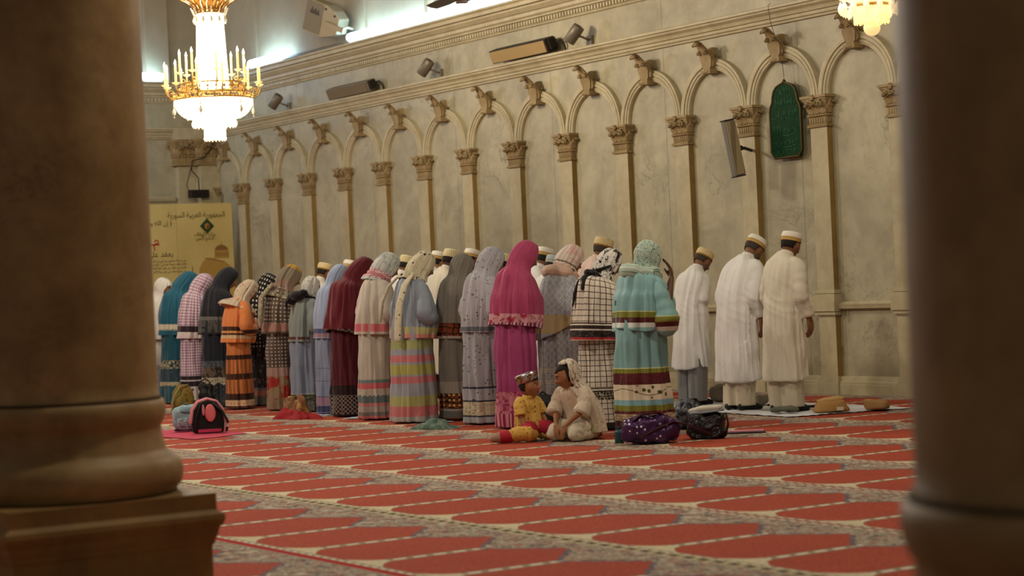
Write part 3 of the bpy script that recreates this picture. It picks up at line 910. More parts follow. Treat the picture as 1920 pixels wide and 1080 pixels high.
# standing pose, height about 1.63 without cap, head bowed
def standing(arms='fold', lean=.10, hh=1.50, pitch=.45):
    J = dict(pelvis=(0, 0, .90), waist=(0, .01, 1.06), chest=(0, lean*.35, 1.22), neck=(0, lean*.75, 1.40), head=(0, lean+.045, hh),
             sh_r=(.16, lean*.6, 1.32), sh_l=(-.16, lean*.6, 1.32), hip_r=(.085, 0, .88), hip_l=(-.085, 0, .88),
             kn_r=(.09, .01, .48), kn_l=(-.09, .01, .48), an_r=(.095, -.02, .09), an_l=(-.095, -.02, .09), toe_r=(.11, .13, .035), toe_l=(-.11, .13, .035))
    if arms == 'fold':
        J.update(sh_r=(.125, lean*.6+.01, 1.30), sh_l=(-.125, lean*.6+.01, 1.30), el_r=(.175, .06, 1.10), el_l=(-.175, .06, 1.10), wr_r=(.03, .15, 1.09), wr_l=(-.03, .165, 1.12))
        hands = (('r', (-1, .12, .1), (0, -1, 0), 1, .3), ('l', (1, .1, -.1), (0, -1, 0), -1, .3))
    elif arms == 'down':
        J.update(el_r=(.225, .03, 1.06), el_l=(-.225, .03, 1.06), wr_r=(.235, .10, .83), wr_l=(-.235, .10, .83))
        hands = (('r', (.02, .10, -1), (-1, 0, 0), 1, .55), ('l', (-.02, .1, -1), (1, 0, 0), -1, .55))
    elif arms == 'raised':    # right hand to the face
        J.update(el_r=(.27, .10, 1.11), el_l=(-.175, .04, 1.08), wr_r=(.12, .27, 1.335), wr_l=(-.03, .21, 1.09))
        hands = (('r', (-.12, -.02, 1), (-.4, -1, 0), -1, .35), ('l', (1, .1, -.1), (0, -1, 0), -1, .3))
    return J, hands

SK_BROWN = skin_mats('brown', (134, 92, 66)); SK_DARK = skin_mats('dark brown', (96, 64, 46)); SK_TAN = skin_mats('tan', (168, 122, 92)); SK_KID = skin_mats('light brown', (164, 112, 78))
_bodies = {}
def body_copy(kind, parent, mats, **kw):
    """one body mesh per pose, shared by the figures that hold that pose"""
    J, hands = standing(**kw)
    HM = head_matrix(J['head'], kw.get('pitch', .45))
    key = (kind, tuple(sorted(kw.items())), mats[0].name)
    if key not in _bodies:
        _bodies[key] = build_body('body', J, parent, mats, headM=HM, hands=hands)
        return _bodies[key], HM
    o = _bodies[key].copy(); COL.objects.link(o); o.parent = parent
    return o, HM

def shoes(parent, J, mat, s=1.0):
    for k in ('r', 'l'):
        a = Vector(J['an_'+k]); t = Vector(J['toe_'+k]); mb = MB()
        d = (t-a); d.z = 0; d.normalize()
        mb.tube([Vector((a.x, a.y, .045))-d*.055, Vector((a.x, a.y, .055)), Vector((a.x, a.y, .045))+d*.10, Vector((a.x, a.y, .032))+d*.165], [.034, .038, .036, .024], 12, 0, None, True)
        for i, v in enumerate(mb.v): mb.v[i] = (v[0], v[1], max(v[2], .002))
        mb.build('shoe', mat, parent)

# ---------------------------------------------------------------- women at prayer
def w_back(t, th): return 0.35+0.65*max(0, -sin(th))
def skirt_keys(hw, df, db, top=1.12, flare=1.0, sway=0.0):
    return [(0, 0, .015, hw*flare, df*flare, db*flare, 0), (0, 0, .25, hw*.97, df*.97, db*.97, 0), (0, 0, .60, hw*.9, df*.9, db*.92, 0), (0, .005, .90, hw*.86, df*.86, db*.86, 0), (0, .01, top, hw*.70, df*.72, db*.72, 0)]
def cape_keys(hem, hw, df, db, lean=.11, head=True, hs=1.0):
    """one-piece khimar: hem height, elbow half width, front and back depth"""
    k = [(0, .02, hem, hw*.98, df*.82, db*1.04, .05), (0, .03, hem+.12, hw*1.0, df*.95, db*1.02, .08), (0, .035, hem+.25, hw*.97, df*.96, db*.98, .1)]
    k += [(0, .045, 1.22, hw*.92, df*.78, db*.92, .18), (0, .055, 1.335, hw*.76, df*.62, db*.82, .3)]
    if head:
        k += [(0, .075, 1.40, .118, .105, .118, .42), (0, .085+lean*.1, 1.455, .100*hs, .108, .122, .5), (0, .06+lean*.6, 1.52, .103*hs, .116, .125, .5), (0, .05+lean, 1.59, .092*hs, .108, .105, .5), (0, .05+lean*1.25, 1.635, .060*hs, .075, .070, .5), (0, .055+lean*1.3, 1.652, .015, .02, .02, .5)]
    return k
def scarf_keys(low=1.30, wide=.17, lean=.11, hs=1.0, depth=.17):
    return [(0, .03, low, wide, depth*.85, depth, .35), (0, .048, low+.05, wide*.88, depth*.75, depth*.86, .38), (0, .075, 1.40, .112, .105, .110, .45), (0, .085+lean*.1, 1.455, .099*hs, .108, .118, .5), (0, .06+lean*.6, 1.52, .105*hs, .118, .128, .5), (0, .05+lean, 1.59, .094*hs, .110, .107, .5), (0, .05+lean*1.25, 1.637, .062*hs, .077, .072, .5), (0, .055+lean*1.3, 1.655, .016, .021, .021, .5)]
def face_hole(t0, t1, half=.62):
    def f(t, th):
        if not (t0 < t < t1): return False
        k = (t-t0)/(t1-t0); w = half*math.sqrt(max(0, 1-(2*k-1)**2))
        d = abs((th-PI/2+PI) % (2*PI)-PI)
        return d < w
    return f
def cape_obj(name, parent, mat, keys, H, folds, seed, t_face=(1.395, 1.590), half=.75, hem=None, lump=.05, rows=64):
    top = keys[-1][2]
    d = cloth_loft(keys, H, rows, 88, folds, seed, face_hole(*t_face, half) if t_face else None, hem, lump=lump, sq=2.15)
    return cloth_obj(name, d, mat, parent)
def fold_tube(mb, seed, amp, freq=16):
    """crumple a swept tube by noise so it reads as cloth"""
    me = mb.mesh('tmp'); nr = [v.normal.copy() for v in me.vertices]; bpy.data.meshes.remove(me)
    for i, v in enumerate(mb.v):
        q = Vector(v); k = noise.noise(q*freq+Vector((seed*3, seed, 0)))*.6 - abs(noise.noise(Vector((q.x*freq*1.3, q.y*freq*1.3, q.z*freq*.5))+Vector((seed, 5, 0))))*.7
        mb.v[i] = tuple(q + nr[i]*k*amp*.06)
def sleeve(parent, pts, rad, mat, name='sleeve', seed=0, H=1.6):
    mb = MB(); P = resample([tuple(p)+(r,) for p, r in zip(pts, rad)], 22)
    rnd = random.Random(seed); ph = rnd.uniform(0, 6)
    mb.tube([p[:3] for p in P], [p[3]*(1+.16*noise.noise(Vector((i*.45, ph, 0)))) for i, p in enumerate(P)], 20, 0, None, True)
    fold_tube(mb, ph, .16)
    for i in range(len(mb.uv)):
        mb.uv[i] = [(u_, (mb.v[mb.f[i][j]][2])/H) for j, (u_, v_) in enumerate(mb.uv[i])]
    return mb.build(name, mat, parent)

F_SKIRT = lambda a=1.0: [(9, .060*a, lambda t, th: (1-t)**.6), (17, .030*a, lambda t, th: 1-t*.5), (4, .035*a, None)]
F_CAPE = lambda a=1.0: [(11, .055*a, lambda t, th: max(0, 1-t*1.5)), (23, .024*a, lambda t, th: max(0, 1-abs(t-.35)*2.2)), (3, .045*a, lambda t, th: max(0, 1-t*1.3))]
F_SCARF = lambda a=1.0: [(9, .05*a, lambda t, th: max(0, 1-t*2.2)), (15, .015*a, lambda t, th: max(0, 1-t))]

def neck_wrap(t, mat, z=1.375, rx=.135, ry=.125, r=.042, tilt=.38, cy=.045, seed=1):
    mb = MB(); n = 40; pts = []; R = []
    for i in range(n+1):
        a = 2*PI*i/n; k = noise.noise(Vector((cos(a)*2+seed, sin(a)*2, 0)))
        x, y = rx*cos(a), ry*sin(a); pts.append((x, cy+y*cos(tilt), z-y*sin(tilt)+.02*k)); R.append(r*(1+.5*k))
    mb.tube(pts, R, 14, 0, None, False, (1.0, 1.25)); fold_tube(mb, seed, .22, 20)
    for i in range(len(mb.uv)): mb.uv[i] = [(u_, .9+v_*.02) for u_, v_ in mb.uv[i]]
    return mb.build('scarf_wrap', mat, t)
def woman(x, y, h, label, skirt, cape=None, scarf=None, rz=0.0, hw=.25, df=.24, db=.17, sk=(.24, .19, .19), hem=.95, skin=None, seed=1, arms='fold', sleeves=False, blouse_top=1.36, low=1.30, wide=.17, cat='person', fold=1.0, pitch=.45, hemfn=None, depth=.17, lean=.11, half=.8, tface=None, feet=True):
    s = h/1.655
    t = thing('person', label, cat, (x, y, 0), rz, 'women and girls praying in a row')
    t.scale = (s, s, s)
    H = 1.655
    b, HM = body_copy('w', t, skin or SK_BROWN, arms=arms, lean=lean, hh=1.515, pitch=pitch)
    d = cloth_loft(skirt_keys(*sk), H, 46, 84, F_SKIRT(fold), seed, None, None, lump=.06)
    cloth_obj('skirt', d, skirt, t)
    if scarf is None:
        cape_obj('prayer_cape', t, cape, cape_keys(hem, hw, df, db, lean), H, F_CAPE(fold), seed+5, tface or (1.395, 1.590), half, hemfn)
    else:
        k = cape_keys(hem, hw, df, db, lean, head=False) + [(0, .065, 1.39, .11, .10, .115, .4), (0, .07, 1.43, .075, .07, .08, .4)]
        cape_obj('blouse', t, cape, k, H, F_CAPE(fold), seed+5, None, hem=hemfn, rows=48)
        scarf_m, kw = scarf if isinstance(scarf, tuple) else (scarf, {})
        cape_obj('headscarf', t, scarf_m, scarf_keys(low, wide, lean, depth=depth), H, F_SCARF(), seed+9, tface or (1.395, 1.590), half, rows=48, lump=.06)
    if sleeves:
        J, _ = standing(arms, lean)
        for k, sg in (('r', 1), ('l', -1)):
            if arms == 'raised' and k == 'r':
                sleeve(t, [(.12, .03, 1.32), (.20, .04, 1.21), (.25, .06, 1.08), (.275, .075, .955)], [.085, .100, .110, .125], cape, seed=seed)
            else:
                sleeve(t, [(sg*.14, .04, 1.32), (sg*.21, .03, 1.20), (sg*.25, .02, 1.05), (sg*.20, .13, 1.02), (sg*.09, .19, 1.06)], [.08, .085, .088, .07, .05], cape, seed=seed)
    return t
# ---------------------------------------------------------------- the women, right to left
ZB = 1.0
m_aqua = cloth('aqua satin skirt', (132, 176, 178), [(0, .08, (74, 20, 28)), (.08, .115, (206, 192, 162)), (.115, .13, (86, 18, 30)), (.13, .159, (128, 128, 40)), (.159, .187, (128, 174, 184)), (.187, .266, (222, 208, 184)), (.266, .325, (84, 20, 30)), (.325, .347, (132, 136, 44)), (.347, .352, (214, 220, 170))],
    [('scallop', (222, 208, 184), 60, .187, .200), ('vine', (70, 74, 32), 13, .195, .262), ('sequin', (190, 40, 60), 110, .285, .325), ('sequin', (210, 60, 60), 110, .115, .13), ('lace', (160, 130, 90), 40, .082, .113), ('stripes', (104, 96, 30), 44, .13, .159, .5), ('stripes', (104, 100, 34), 44, .325, .347, .5)], rough=.55, sheen=.1, spec=.35)
m_aquab = cloth('aqua satin blouse', (132, 178, 182), [(.555, .578, (214, 220, 214)), (.578, .604, (80, 22, 24)), (.604, .632, (124, 126, 42)), (.632, .636, (206, 210, 140))], [('bigdots', (40, 60, 66), 9, .66, .70)], rough=.55, sheen=.1, spec=.35)
m_aquas = cloth('green flowered scarf', (170, 190, 176), (), [('flor', (78, 110, 96), 46, 0, 2), ('flor', (214, 220, 204), 30, 0, 2, .6)])
hem_slant = lambda a: (lambda th: a*cos(th)+.02*sin(2*th))
w1 = woman(-13.65, 9.87, 1.58, 'woman in aqua satin with maroon, olive and flowered bands, hand raised to her face', m_aqua, m_aquab, m_aquas,
      hw=.30, df=.26, db=.22, sk=(.285, .22, .235), hem=.92, arms='raised', sleeves=True, seed=3, fold=.9, skin=SK_DARK, hemfn=lambda th: .02*sin(3*th)+.03*sin(th), low=1.35, wide=.12, depth=.13, lean=.09)
neck_wrap(w1, m_aquas, 1.375, .15, .145, .048, .30, .03, 3)
# pattern in black on white with a bow-tied scarf
m_wcheck = cloth('white window-pane check skirt', (214, 204, 190), [(.0, .045, (34, 30, 32)), (.17, .215, (48, 46, 44)), (.215, .222, (20, 20, 20)), (.232, .238, (20, 20, 20))], [('grid', (44, 36, 34), 21, .045, .17), ('grid', (44, 36, 34), 21, .24, 2), ('lace', (170, 160, 140), 40, .17, .215)])
m_wcheckb = cloth('white window-pane check cape', (222, 212, 198), [(.50, .512, (176, 44, 48)), (.512, .548, (34, 28, 30)), (.548, .556, (206, 198, 188)), (.556, .575, (52, 40, 38)), (.583, .590, (50, 38, 36))], [('grid', (60, 40, 34), 21, .59, 2), ('blot', (80, 60, 58), 40, .512, .548)])
m_bwscarf = cloth('white scarf printed with black strokes', (222, 218, 212), (), [('blot', (28, 26, 28), 16, 0, 1.2)])
w2 = woman(-14.49, 10.02, 1.54, 'woman in a white window-pane check cape, black bow over her printed scarf', m_wcheck, m_wcheckb, m_bwscarf,
      hw=.275, df=.25, db=.26, sk=(.22, .19, .19), hem=.82, seed=11, lean=.15, low=1.33, wide=.14, depth=.14, fold=1.2)
kb = MB()
kb.tube([(-.10, .10, 1.47), (-.02, -.055, 1.46), (.05, -.02, 1.46), (.11, .10, 1.50)], [.022, .034, .034, .02], 10, 0, None, True, (1, .6))
kb.ball((0, -.075, 1.45), (.045, .03, .035)); kb.tube([(0, -.08, 1.45), (-.05, -.15, 1.37), (-.06, -.19, 1.26), (-.05, -.22, 1.16)], [.02, .034, .04, .02], 8, 0, None, True, (1, .4)); kb.tube([(0, -.08, 1.45), (.04, -.15, 1.39), (.06, -.18, 1.31)], [.02, .035, .02], 8, 0, None, True, (1, .4))
kb.tube([(.02, -.07, 1.46), (.09, -.06, 1.45), (.12, -.02, 1.42)], [.015, .035, .015], 8, 0, None, True, (1, .5))
kb.build('bow', cloth('black knitted band', (26, 25, 27)), w2)
# grey lilac lace shawl, striped scarf
m_lil = cloth('grey lilac lace skirt', (150, 150, 156), [(.0, .10, (150, 140, 110)), (.10, .165, (156, 148, 124)), (.228, .232, (206, 190, 140)), (.24, .244, (206, 190, 140)), (.295, .299, (206, 190, 140)), (.307, .311, (206, 190, 140))], [('diamond', (184, 180, 184), 15, .10, 2, .6), ('lace', (176, 170, 150), 42, .0, .3, .5)])
m_lils = cloth('grey lilac shawl', (152, 156, 164), [(.50, .605, (172, 152, 112))], [('diamond', (190, 186, 184), 15, .605, 2, .5), ('flor', (180, 178, 180), 24, .605, 2, .5)])
m_pk = cloth('white and rose striped scarf', (214, 200, 190), [(0, .82, (204, 168, 146)), (.845, .875, (84, 72, 62)), (.885, .893, (120, 104, 92))], [('blot', (190, 120, 116), 7, .88, 2, .5)])
w3 = woman(-15.55, 10.34, 1.606, 'woman in a grey lilac shawl with gold border and rose scarf, behind the seated children', m_lil, m_lils, m_pk,
      hw=.275, df=.25, db=.20, sk=(.25, .21, .2), hem=.88, seed=21, sleeves=True, low=1.36, wide=.12, depth=.13, lean=.14, hemfn=lambda th: .10*sin(th)+.06*cos(th))
neck_wrap(w3, cloth('rose cream scarf wrap', (206, 178, 158), (), [('blot', (176, 120, 100), 9, 0, 3, .4)]), 1.385, .15, .135, .042, .42, .04, 7)
# magenta
m_mag = cloth('magenta skirt', (164, 66, 118), [(0, .085, (206, 150, 160)), (.085, .20, (196, 120, 140))], [('stripes', (150, 40, 84), 30, 0, .085), ('blot', (150, 44, 84), 14, .085, .20)], rough=.6)
m_magb = cloth('magenta cape', (172, 66, 106), [(.53, .565, (206, 168, 176)), (.565, .61, (204, 150, 158))], [('stripes', (120, 40, 84), 40, .53, .565), ('blot', (160, 40, 70), 18, .565, .61)], rough=.6)
woman(-15.40, 9.76, 1.655, 'woman in a magenta cape and skirt with a flowered and striped pink border', m_mag, m_magb, hw=.235, df=.24, db=.20, sk=(.225, .19, .19), hem=.90, seed=31, lean=.13, half=1.0, hemfn=lambda th: -.02*sin(th))
# grey floral
m_gf = cloth('pale grey sprigged skirt', (166, 168, 176), [(.0, .012, (110, 112, 118)), (.045, .055, (60, 64, 72)), (.055, .13, (168, 156, 132)), (.13, .14, (60, 62, 70)), (.205, .216, (60, 62, 70))], [('dots', (96, 102, 114), 30, .22, 2), ('bigdots', (60, 62, 72), 22, .14, .205), ('lace', (206, 196, 170), 34, .055, .13)])
m_gfb = cloth('pale grey sprigged cape', (172, 172, 180), [(.525, .55, (100, 106, 114))], [('dots', (96, 102, 114), 30, .55, 2)])
woman(-16.20, 9.90, 1.625, 'woman in a pale grey sprigged prayer dress, left of the magenta one', m_gf, m_gfb, hw=.225, df=.24, db=.2, sk=(.215, .19, .19), hem=.86, seed=41, sleeves=True, lean=.13, half=.95)
# black and white check with orange bands
m_bc = cloth('black and white micro-check skirt', (166, 160, 150), [(.0, .018, (120, 52, 34)), (.018, .06, (134, 130, 124)), (.06, .072, (160, 152, 144)), (.072, .165, (120, 62, 30)), (.165, .235, (150, 142, 134))], [('check', (40, 38, 40), 62, .235, 2), ('check', (60, 58, 60), 50, .018, .06), ('lace', (30, 18, 14), 22, .072, .165), ('rdots', (206, 170, 110), 20, .072, .165)])
m_bcb = cloth('black and white micro-check cape', (170, 164, 154), [(.49, .505, (172, 158, 152)), (.505, .58, (124, 58, 28))], [('check', (38, 36, 38), 62, .58, 2), ('lace', (32, 18, 14), 20, .505, .58)])
woman(-16.95, 10.06, 1.59, 'woman in a black and white micro-check dress with rust-orange patterned bands', m_bc, m_bcb, hw=.205, df=.20, db=.19, sk=(.20, .165, .17), hem=.81, seed=51, lean=.10, half=.7)
# pastel stripes, dotted scarf
m_ps = cloth('pastel banded skirt', (160, 164, 174), [(.0, .04, (166, 162, 158)), (.04, .10, (196, 112, 112)), (.10, .16, (172, 170, 104)), (.235, .275, (200, 116, 122)), (.285, .345, (176, 174, 92)), (.36, .40, (202, 118, 122)), (.435, .49, (164, 172, 110))], [('stripes', (140, 144, 156), 90, 0, 2, .18)], rough=.6)
m_psb = cloth('grey blue satin blouse', (146, 158, 174), [(.49, .52, (206, 138, 130)), (.52, .56, (184, 180, 124))], rough=.5, spec=.35)
m_dot = cloth('cream scarf with black dots', (206, 198, 170), (), [('bigdots', (30, 28, 30), 15, 0, 2), ('flor', (150, 140, 90), 20, 0, 2, .3)])
w7 = woman(-17.12, 9.67, 1.62, 'woman in a grey blue blouse and pastel striped skirt, long cream scarf with black dots', m_ps, m_psb, m_dot, hw=.245, df=.23, db=.18, sk=(.235, .23, .21), hem=.82, seed=61, sleeves=True, lean=.15, low=1.38, wide=.13, depth=.13)
for pts in ([(.11, -.02, 1.44), (.15, -.13, 1.34), (.155, -.20, 1.15), (.15, -.22, .98), (.16, -.235, .84)], [(-.09, -.05, 1.44), (-.16, -.13, 1.34), (-.20, -.19, 1.18), (-.21, -.21, 1.03)]):
    q = MB(); q.tube(pts, [.03, .04, .042, .045, .045][:len(pts)], 12, 0, None, True, (1, .35)); q.build('scarf_tail', m_dot, w7)
# off-white with rose trim
m_ow = cloth('off-white skirt with rose bands', (188, 180, 168), [(.0, .028, (186, 110, 112)), (.028, .05, (120, 116, 116)), (.05, .085, (168, 156, 150)), (.085, .105, (190, 124, 124)), (.105, .14, (96, 112, 118)), (.19, .225, (196, 100, 108)), (.225, .245, (108, 130, 128))], [('scallop', (96, 112, 118), 70, .138, .152), ('sequin', (110, 120, 130), 70, .05, .2)], rough=.65)
m_owb = cloth('off-white blouse with rose hem', (196, 188, 176), [(.53, .575, (202, 110, 118))], (), rough=.65)
m_ows = cloth('white and grey knotted scarf', (196, 200, 196), [(.845, .885, (176, 92, 104))], [('blot', (120, 134, 136), 12, .86, 2, .6), ('lace', (220, 200, 200), 60, .845, .885)])
w8 = woman(-17.90, 9.71, 1.635, 'woman in an off-white blouse with rose trim, her pale scarf knotted with a pink band', m_ow, m_owb, m_ows, hw=.235, df=.22, db=.19, sk=(.205, .20, .19), hem=.85, seed=71, sleeves=True, lean=.15, low=1.37, wide=.13, depth=.13)
neck_wrap(w8, cloth('pink scarf band', (176, 92, 104), (), [('lace', (226, 210, 206), 60, 0, 3)]), 1.415, .105, .105, .028, .45, .07, 5)
# maroon
m_ma = cloth('maroon skirt', (78, 20, 32), [(.0, .02, (30, 26, 28)), (.02, .14, (40, 30, 32)), (.14, .20, (34, 16, 20))], [('diamond', (150, 130, 120), 24, .02, .14)])
m_mab = cloth('maroon khimar', (98, 22, 36), [(.52, .55, (44, 30, 34))], [('diamond', (150, 130, 120), 24, .52, .55)], rough=.65)
woman(-18.67, 9.82, 1.62, 'woman in a deep maroon khimar and skirt with a dark lattice border', m_ma, m_mab, hw=.25, df=.26, db=.24, sk=(.23, .19, .20), hem=.84, seed=81, lean=.17, half=.6, hemfn=lambda th: -.07*sin(th))
# light blue
m_lb = cloth('powder blue skirt', (134, 144, 172), [(.0, .02, (110, 100, 128)), (.02, .06, (60, 62, 96)), (.06, .12, (150, 118, 140)), (.12, .124, (70, 60, 90)), (.225, .229, (90, 92, 120)), (.31, .314, (90, 92, 120))])
m_lbb = cloth('powder blue cape', (156, 172, 202), [(.515, .54, (150, 120, 130)), (.54, .57, (76, 84, 122))], rough=.6)
woman(-19.21, 9.89, 1.56, 'woman in a plain powder blue cape, squeezed beside the maroon one', m_lb, m_lbb, hw=.22, df=.20, db=.19, sk=(.22, .17, .18), hem=.84, seed=91, lean=.12, half=.6)
# grey blouse, lace cap, black bun
m_gr = cloth('slate blue skirt', (128, 138, 158), [(.0, .115, (96, 98, 92)), (.115, .135, (70, 78, 40))], [('blot', (40, 40, 40), 24, 0, .115), ('scallop', (150, 160, 176), 70, .133, .145)])
m_grb = cloth('sage grey blouse', (132, 142, 138), [(.535, .555, (92, 50, 44))], (), rough=.65)
m_grs = cloth('black and white lace scarf', (206, 206, 200), [(0, .86, (24, 24, 26))], [('flor', (90, 92, 94), 40, .86, 2)])
w11 = woman(-19.94, 9.95, 1.45, 'short woman in sage grey blouse, black scarf bunched behind her white lace cap', m_gr, m_grb, m_grs, hw=.24, df=.22, db=.19, sk=(.235, .2, .2), hem=.86, seed=101, sleeves=True, lean=.09, low=1.39, wide=.13, depth=.12)
q = MB(); q.ball((.03, -.10, 1.43), (.13, .08, .065), 14, 10); q.ball((-.06, -.13, 1.39), (.07, .06, .07)); q.ball((.11, -.05, 1.46), (.06, .06, .05))
q.tube([(-.03, -.15, 1.42), (-.07, -.2, 1.34), (-.06, -.2, 1.28)], [.03, .04, .02], 8, 0, None, True, (1, .5)); q.build('bunched_scarf', cloth('black chiffon', (22, 22, 24)), w11)
# brown long scarf
m_br = cloth('brown dotted skirt', (84, 72, 66), [(.0, .12, (142, 118, 96)), (.12, .24, (140, 118, 88)), (.24, .30, (156, 124, 116))], [('rdots', (176, 160, 150), 26, .30, 2), ('blot', (150, 40, 36), 8, .08, .24)])
m_brb = cloth('brown dotted cape', (96, 84, 74), [(.545, .60, (160, 120, 108))], [('rdots', (190, 176, 160), 24, .60, .85)])
m_brs = cloth('long taupe scarf with flowers', (140, 130, 112), [(.97, 1.02, (186, 148, 60))], [('blot', (176, 110, 110), 8, .80, .9), ('blot', (196, 188, 160), 26, 0, .8, .7)])
w12 = woman(-20.52, 9.94, 1.59, 'woman in a long taupe flowered scarf with a yellow patch on top', m_br, m_brb, m_brs, hw=.22, df=.2, db=.2, sk=(.205, .175, .18), hem=.88, seed=111, lean=.14, low=1.26, wide=.21, depth=.2)
q = MB(); q.tube([(.03, -.12, 1.42), (0, -.22, 1.3), (.02, -.25, 1.12), (0, -.25, 1.0)], [.06, .075, .07, .05], 14, 0, None, True, (1, .4)); q.build('scarf_tail', m_brs, w12)
# black dotted
m_bd = cloth('black printed skirt', (36, 34, 38), [(.0, .075, (50, 48, 50)), (.075, .12, (150, 96, 84)), (.12, .14, (96, 92, 92))], [('rdots', (190, 186, 176), 22, .45, 2), ('flor', (130, 90, 90), 16, .14, .45, .6), ('gingham', (150, 146, 140), 50, 0, .075, .6)])
m_bdb = cloth('black khimar with white dots', (28, 28, 32), [(.54, .60, (96, 92, 92)), (.60, .655, (190, 150, 130))], [('rdots', (212, 206, 190), 20, .655, 2), ('hstripes', (24, 24, 26), 50, .54, .60)])
woman(-21.68, 10.23, 1.52, 'woman in a black khimar covered in white dots with a striped border', m_bd, m_bdb, hw=.225, df=.2, db=.2, sk=(.22, .18, .18), hem=.80, seed=121, lean=.13, half=.6)
# orange girl
m_or = cloth('orange skirt with brown bands', (200, 122, 70), [(.0, .03, (84, 48, 34)), (.05, .075, (206, 176, 140)), (.075, .125, (58, 34, 26)), (.235, .28, (58, 34, 26)), (.39, .425, (58, 34, 26))], [('stripes', (96, 56, 36), 16, .125, .39, .55), ('scallop', (212, 190, 160), 50, .03, .05)])
m_orb = cloth('orange blouse', (224, 136, 80), [(.55, .575, (206, 180, 140)), (.575, .59, (60, 36, 30)), (.59, .607, (214, 150, 90)), (.607, .64, (66, 38, 30))], [('scallop', (80, 46, 34), 60, .575, .592)])
m_ors = cloth('cream scarf with red sprigs', (214, 198, 178), (), [('flor', (160, 80, 70), 22, 0, 2, .7)])
woman(-21.30, 9.78, 1.45, 'girl in an orange blouse and skirt with dark brown bands and a cream sprigged headscarf', m_or, m_orb, m_ors, hw=.235, df=.2, db=.2, sk=(.20, .17, .17), hem=.86, seed=131, sleeves=True, lean=.16, low=1.29, wide=.20, depth=.26)
# black navy with lace
m_nv = cloth('navy black skirt with white lace', (30, 34, 46), [(.0, .15, (44, 50, 58)), (.15, .215, (180, 174, 154)), (.215, .29, (96, 82, 72)), (.29, .335, (56, 62, 74))], [('scallop', (44, 50, 58), 26, .15, .178), ('flor', (84, 92, 98), 30, 0, .15, .7), ('blot', (40, 32, 28), 10, .215, .29), ('lace', (90, 96, 100), 34, .29, .335, .7), ('lace', (120, 112, 96), 34, .17, .215)])
m_nvb = cloth('black khimar', (30, 32, 40), [(.535, .62, (76, 76, 74)), (.62, .645, (100, 100, 96))], [('flor', (34, 36, 40), 26, .535, .62), ('rdots', (60, 64, 76), 40, .7, 2, .6)])
woman(-22.08, 9.88, 1.615, 'woman in a black khimar, navy skirt with a wide band of white lace', m_nv, m_nvb, hw=.25, df=.23, db=.2, sk=(.245, .2, .2), hem=.86, seed=141, lean=.15, half=1.0, skin=SK_TAN)
# purple gingham
m_gi = cloth('purple gingham skirt', (206, 192, 196), [(.0, .04, (36, 34, 44)), (.04, .145, (186, 180, 178)), (.145, .225, (40, 32, 46)), (.185, .195, (190, 180, 180))], [('gingham', (128, 84, 128), 30, .225, 2), ('bigdots', (60, 60, 60), 8, .04, .145), ('scallop', (190, 180, 180), 80, .184, .196)])
m_gib = cloth('purple gingham cape', (206, 192, 196), [(.545, .555, (206, 196, 190)), (.555, .60, (46, 32, 44))], [('gingham', (132, 88, 130), 30, .60, 2)])
woman(-22.87, 9.92, 1.56, 'woman in a purple and white gingham cape and skirt with dark bands', m_gi, m_gib, hw=.24, df=.2, db=.2, sk=(.225, .18, .18), hem=.84, seed=151, lean=.15, half=.7)
# teal
m_te = cloth('deep teal skirt', (22, 74, 92), [(.0, .13, (34, 80, 92)), (.13, .17, (170, 160, 130)), (.18, .27, (40, 62, 72)), (.27, .335, (150, 144, 116))], [('scallop', (34, 80, 92), 40, .13, .145), ('lace', (34, 60, 66), 26, .27, .335), ('flor', (70, 96, 104), 24, .0, .27, .5)])
m_teb = cloth('deep teal khimar', (24, 84, 106), [(.555, .565, (150, 150, 140)), (.565, .60, (186, 180, 160))], [('scallop', (24, 84, 106), 40, .605, .6)], rough=.65)
woman(-23.42, 9.94, 1.60, 'woman in a deep teal khimar with a cream lace edge', m_te, m_teb, hw=.25, df=.2, db=.22, sk=(.25, .2, .2), hem=.86, seed=161, lean=.17, half=.6)
# white with glasses, turned towards the camera
m_wh = cloth('white skirt', (186, 184, 178), [(.0, .30, (140, 144, 150))], [('lace', (110, 118, 130), 24, 0, .30, .6)])
m_whb = cloth('white khimar', (206, 204, 196), (), [('flor', (180, 150, 140), 8, .85, .95, .4)])
w18 = woman(-24.17, 10.00, 1.545, 'woman in a white khimar and glasses, partly hidden behind the left column', m_wh, m_whb, rz=-.75, hw=.24, df=.2, db=.2, sk=(.235, .2, .2), hem=.84, seed=171, lean=.08, half=1.1, skin=SK_TAN, pitch=.1, tface=(1.40, 1.60))
q = MB(); HM = head_matrix((0, .08+.045, 1.515), .1)
for sd in (-1, 1):
    q.tube([(sd*.031+.022*cos(a*PI/8), .098+.0*a, .003+.017*sin(a*PI/8)) for a in range(17)], .0022, 6, 0, HM, False)
    q.tube([(sd*.053, .096, .006), (sd*.074, .05, .006), (sd*.078, .0, .0)], .002, 5, 0, HM)
q.tube([(-.009, .099, .006), (.009, .099, .006)], .002, 5, 0, HM); q.build('glasses', plain('dark spectacle frame', (40, 26, 22), .4), w18)

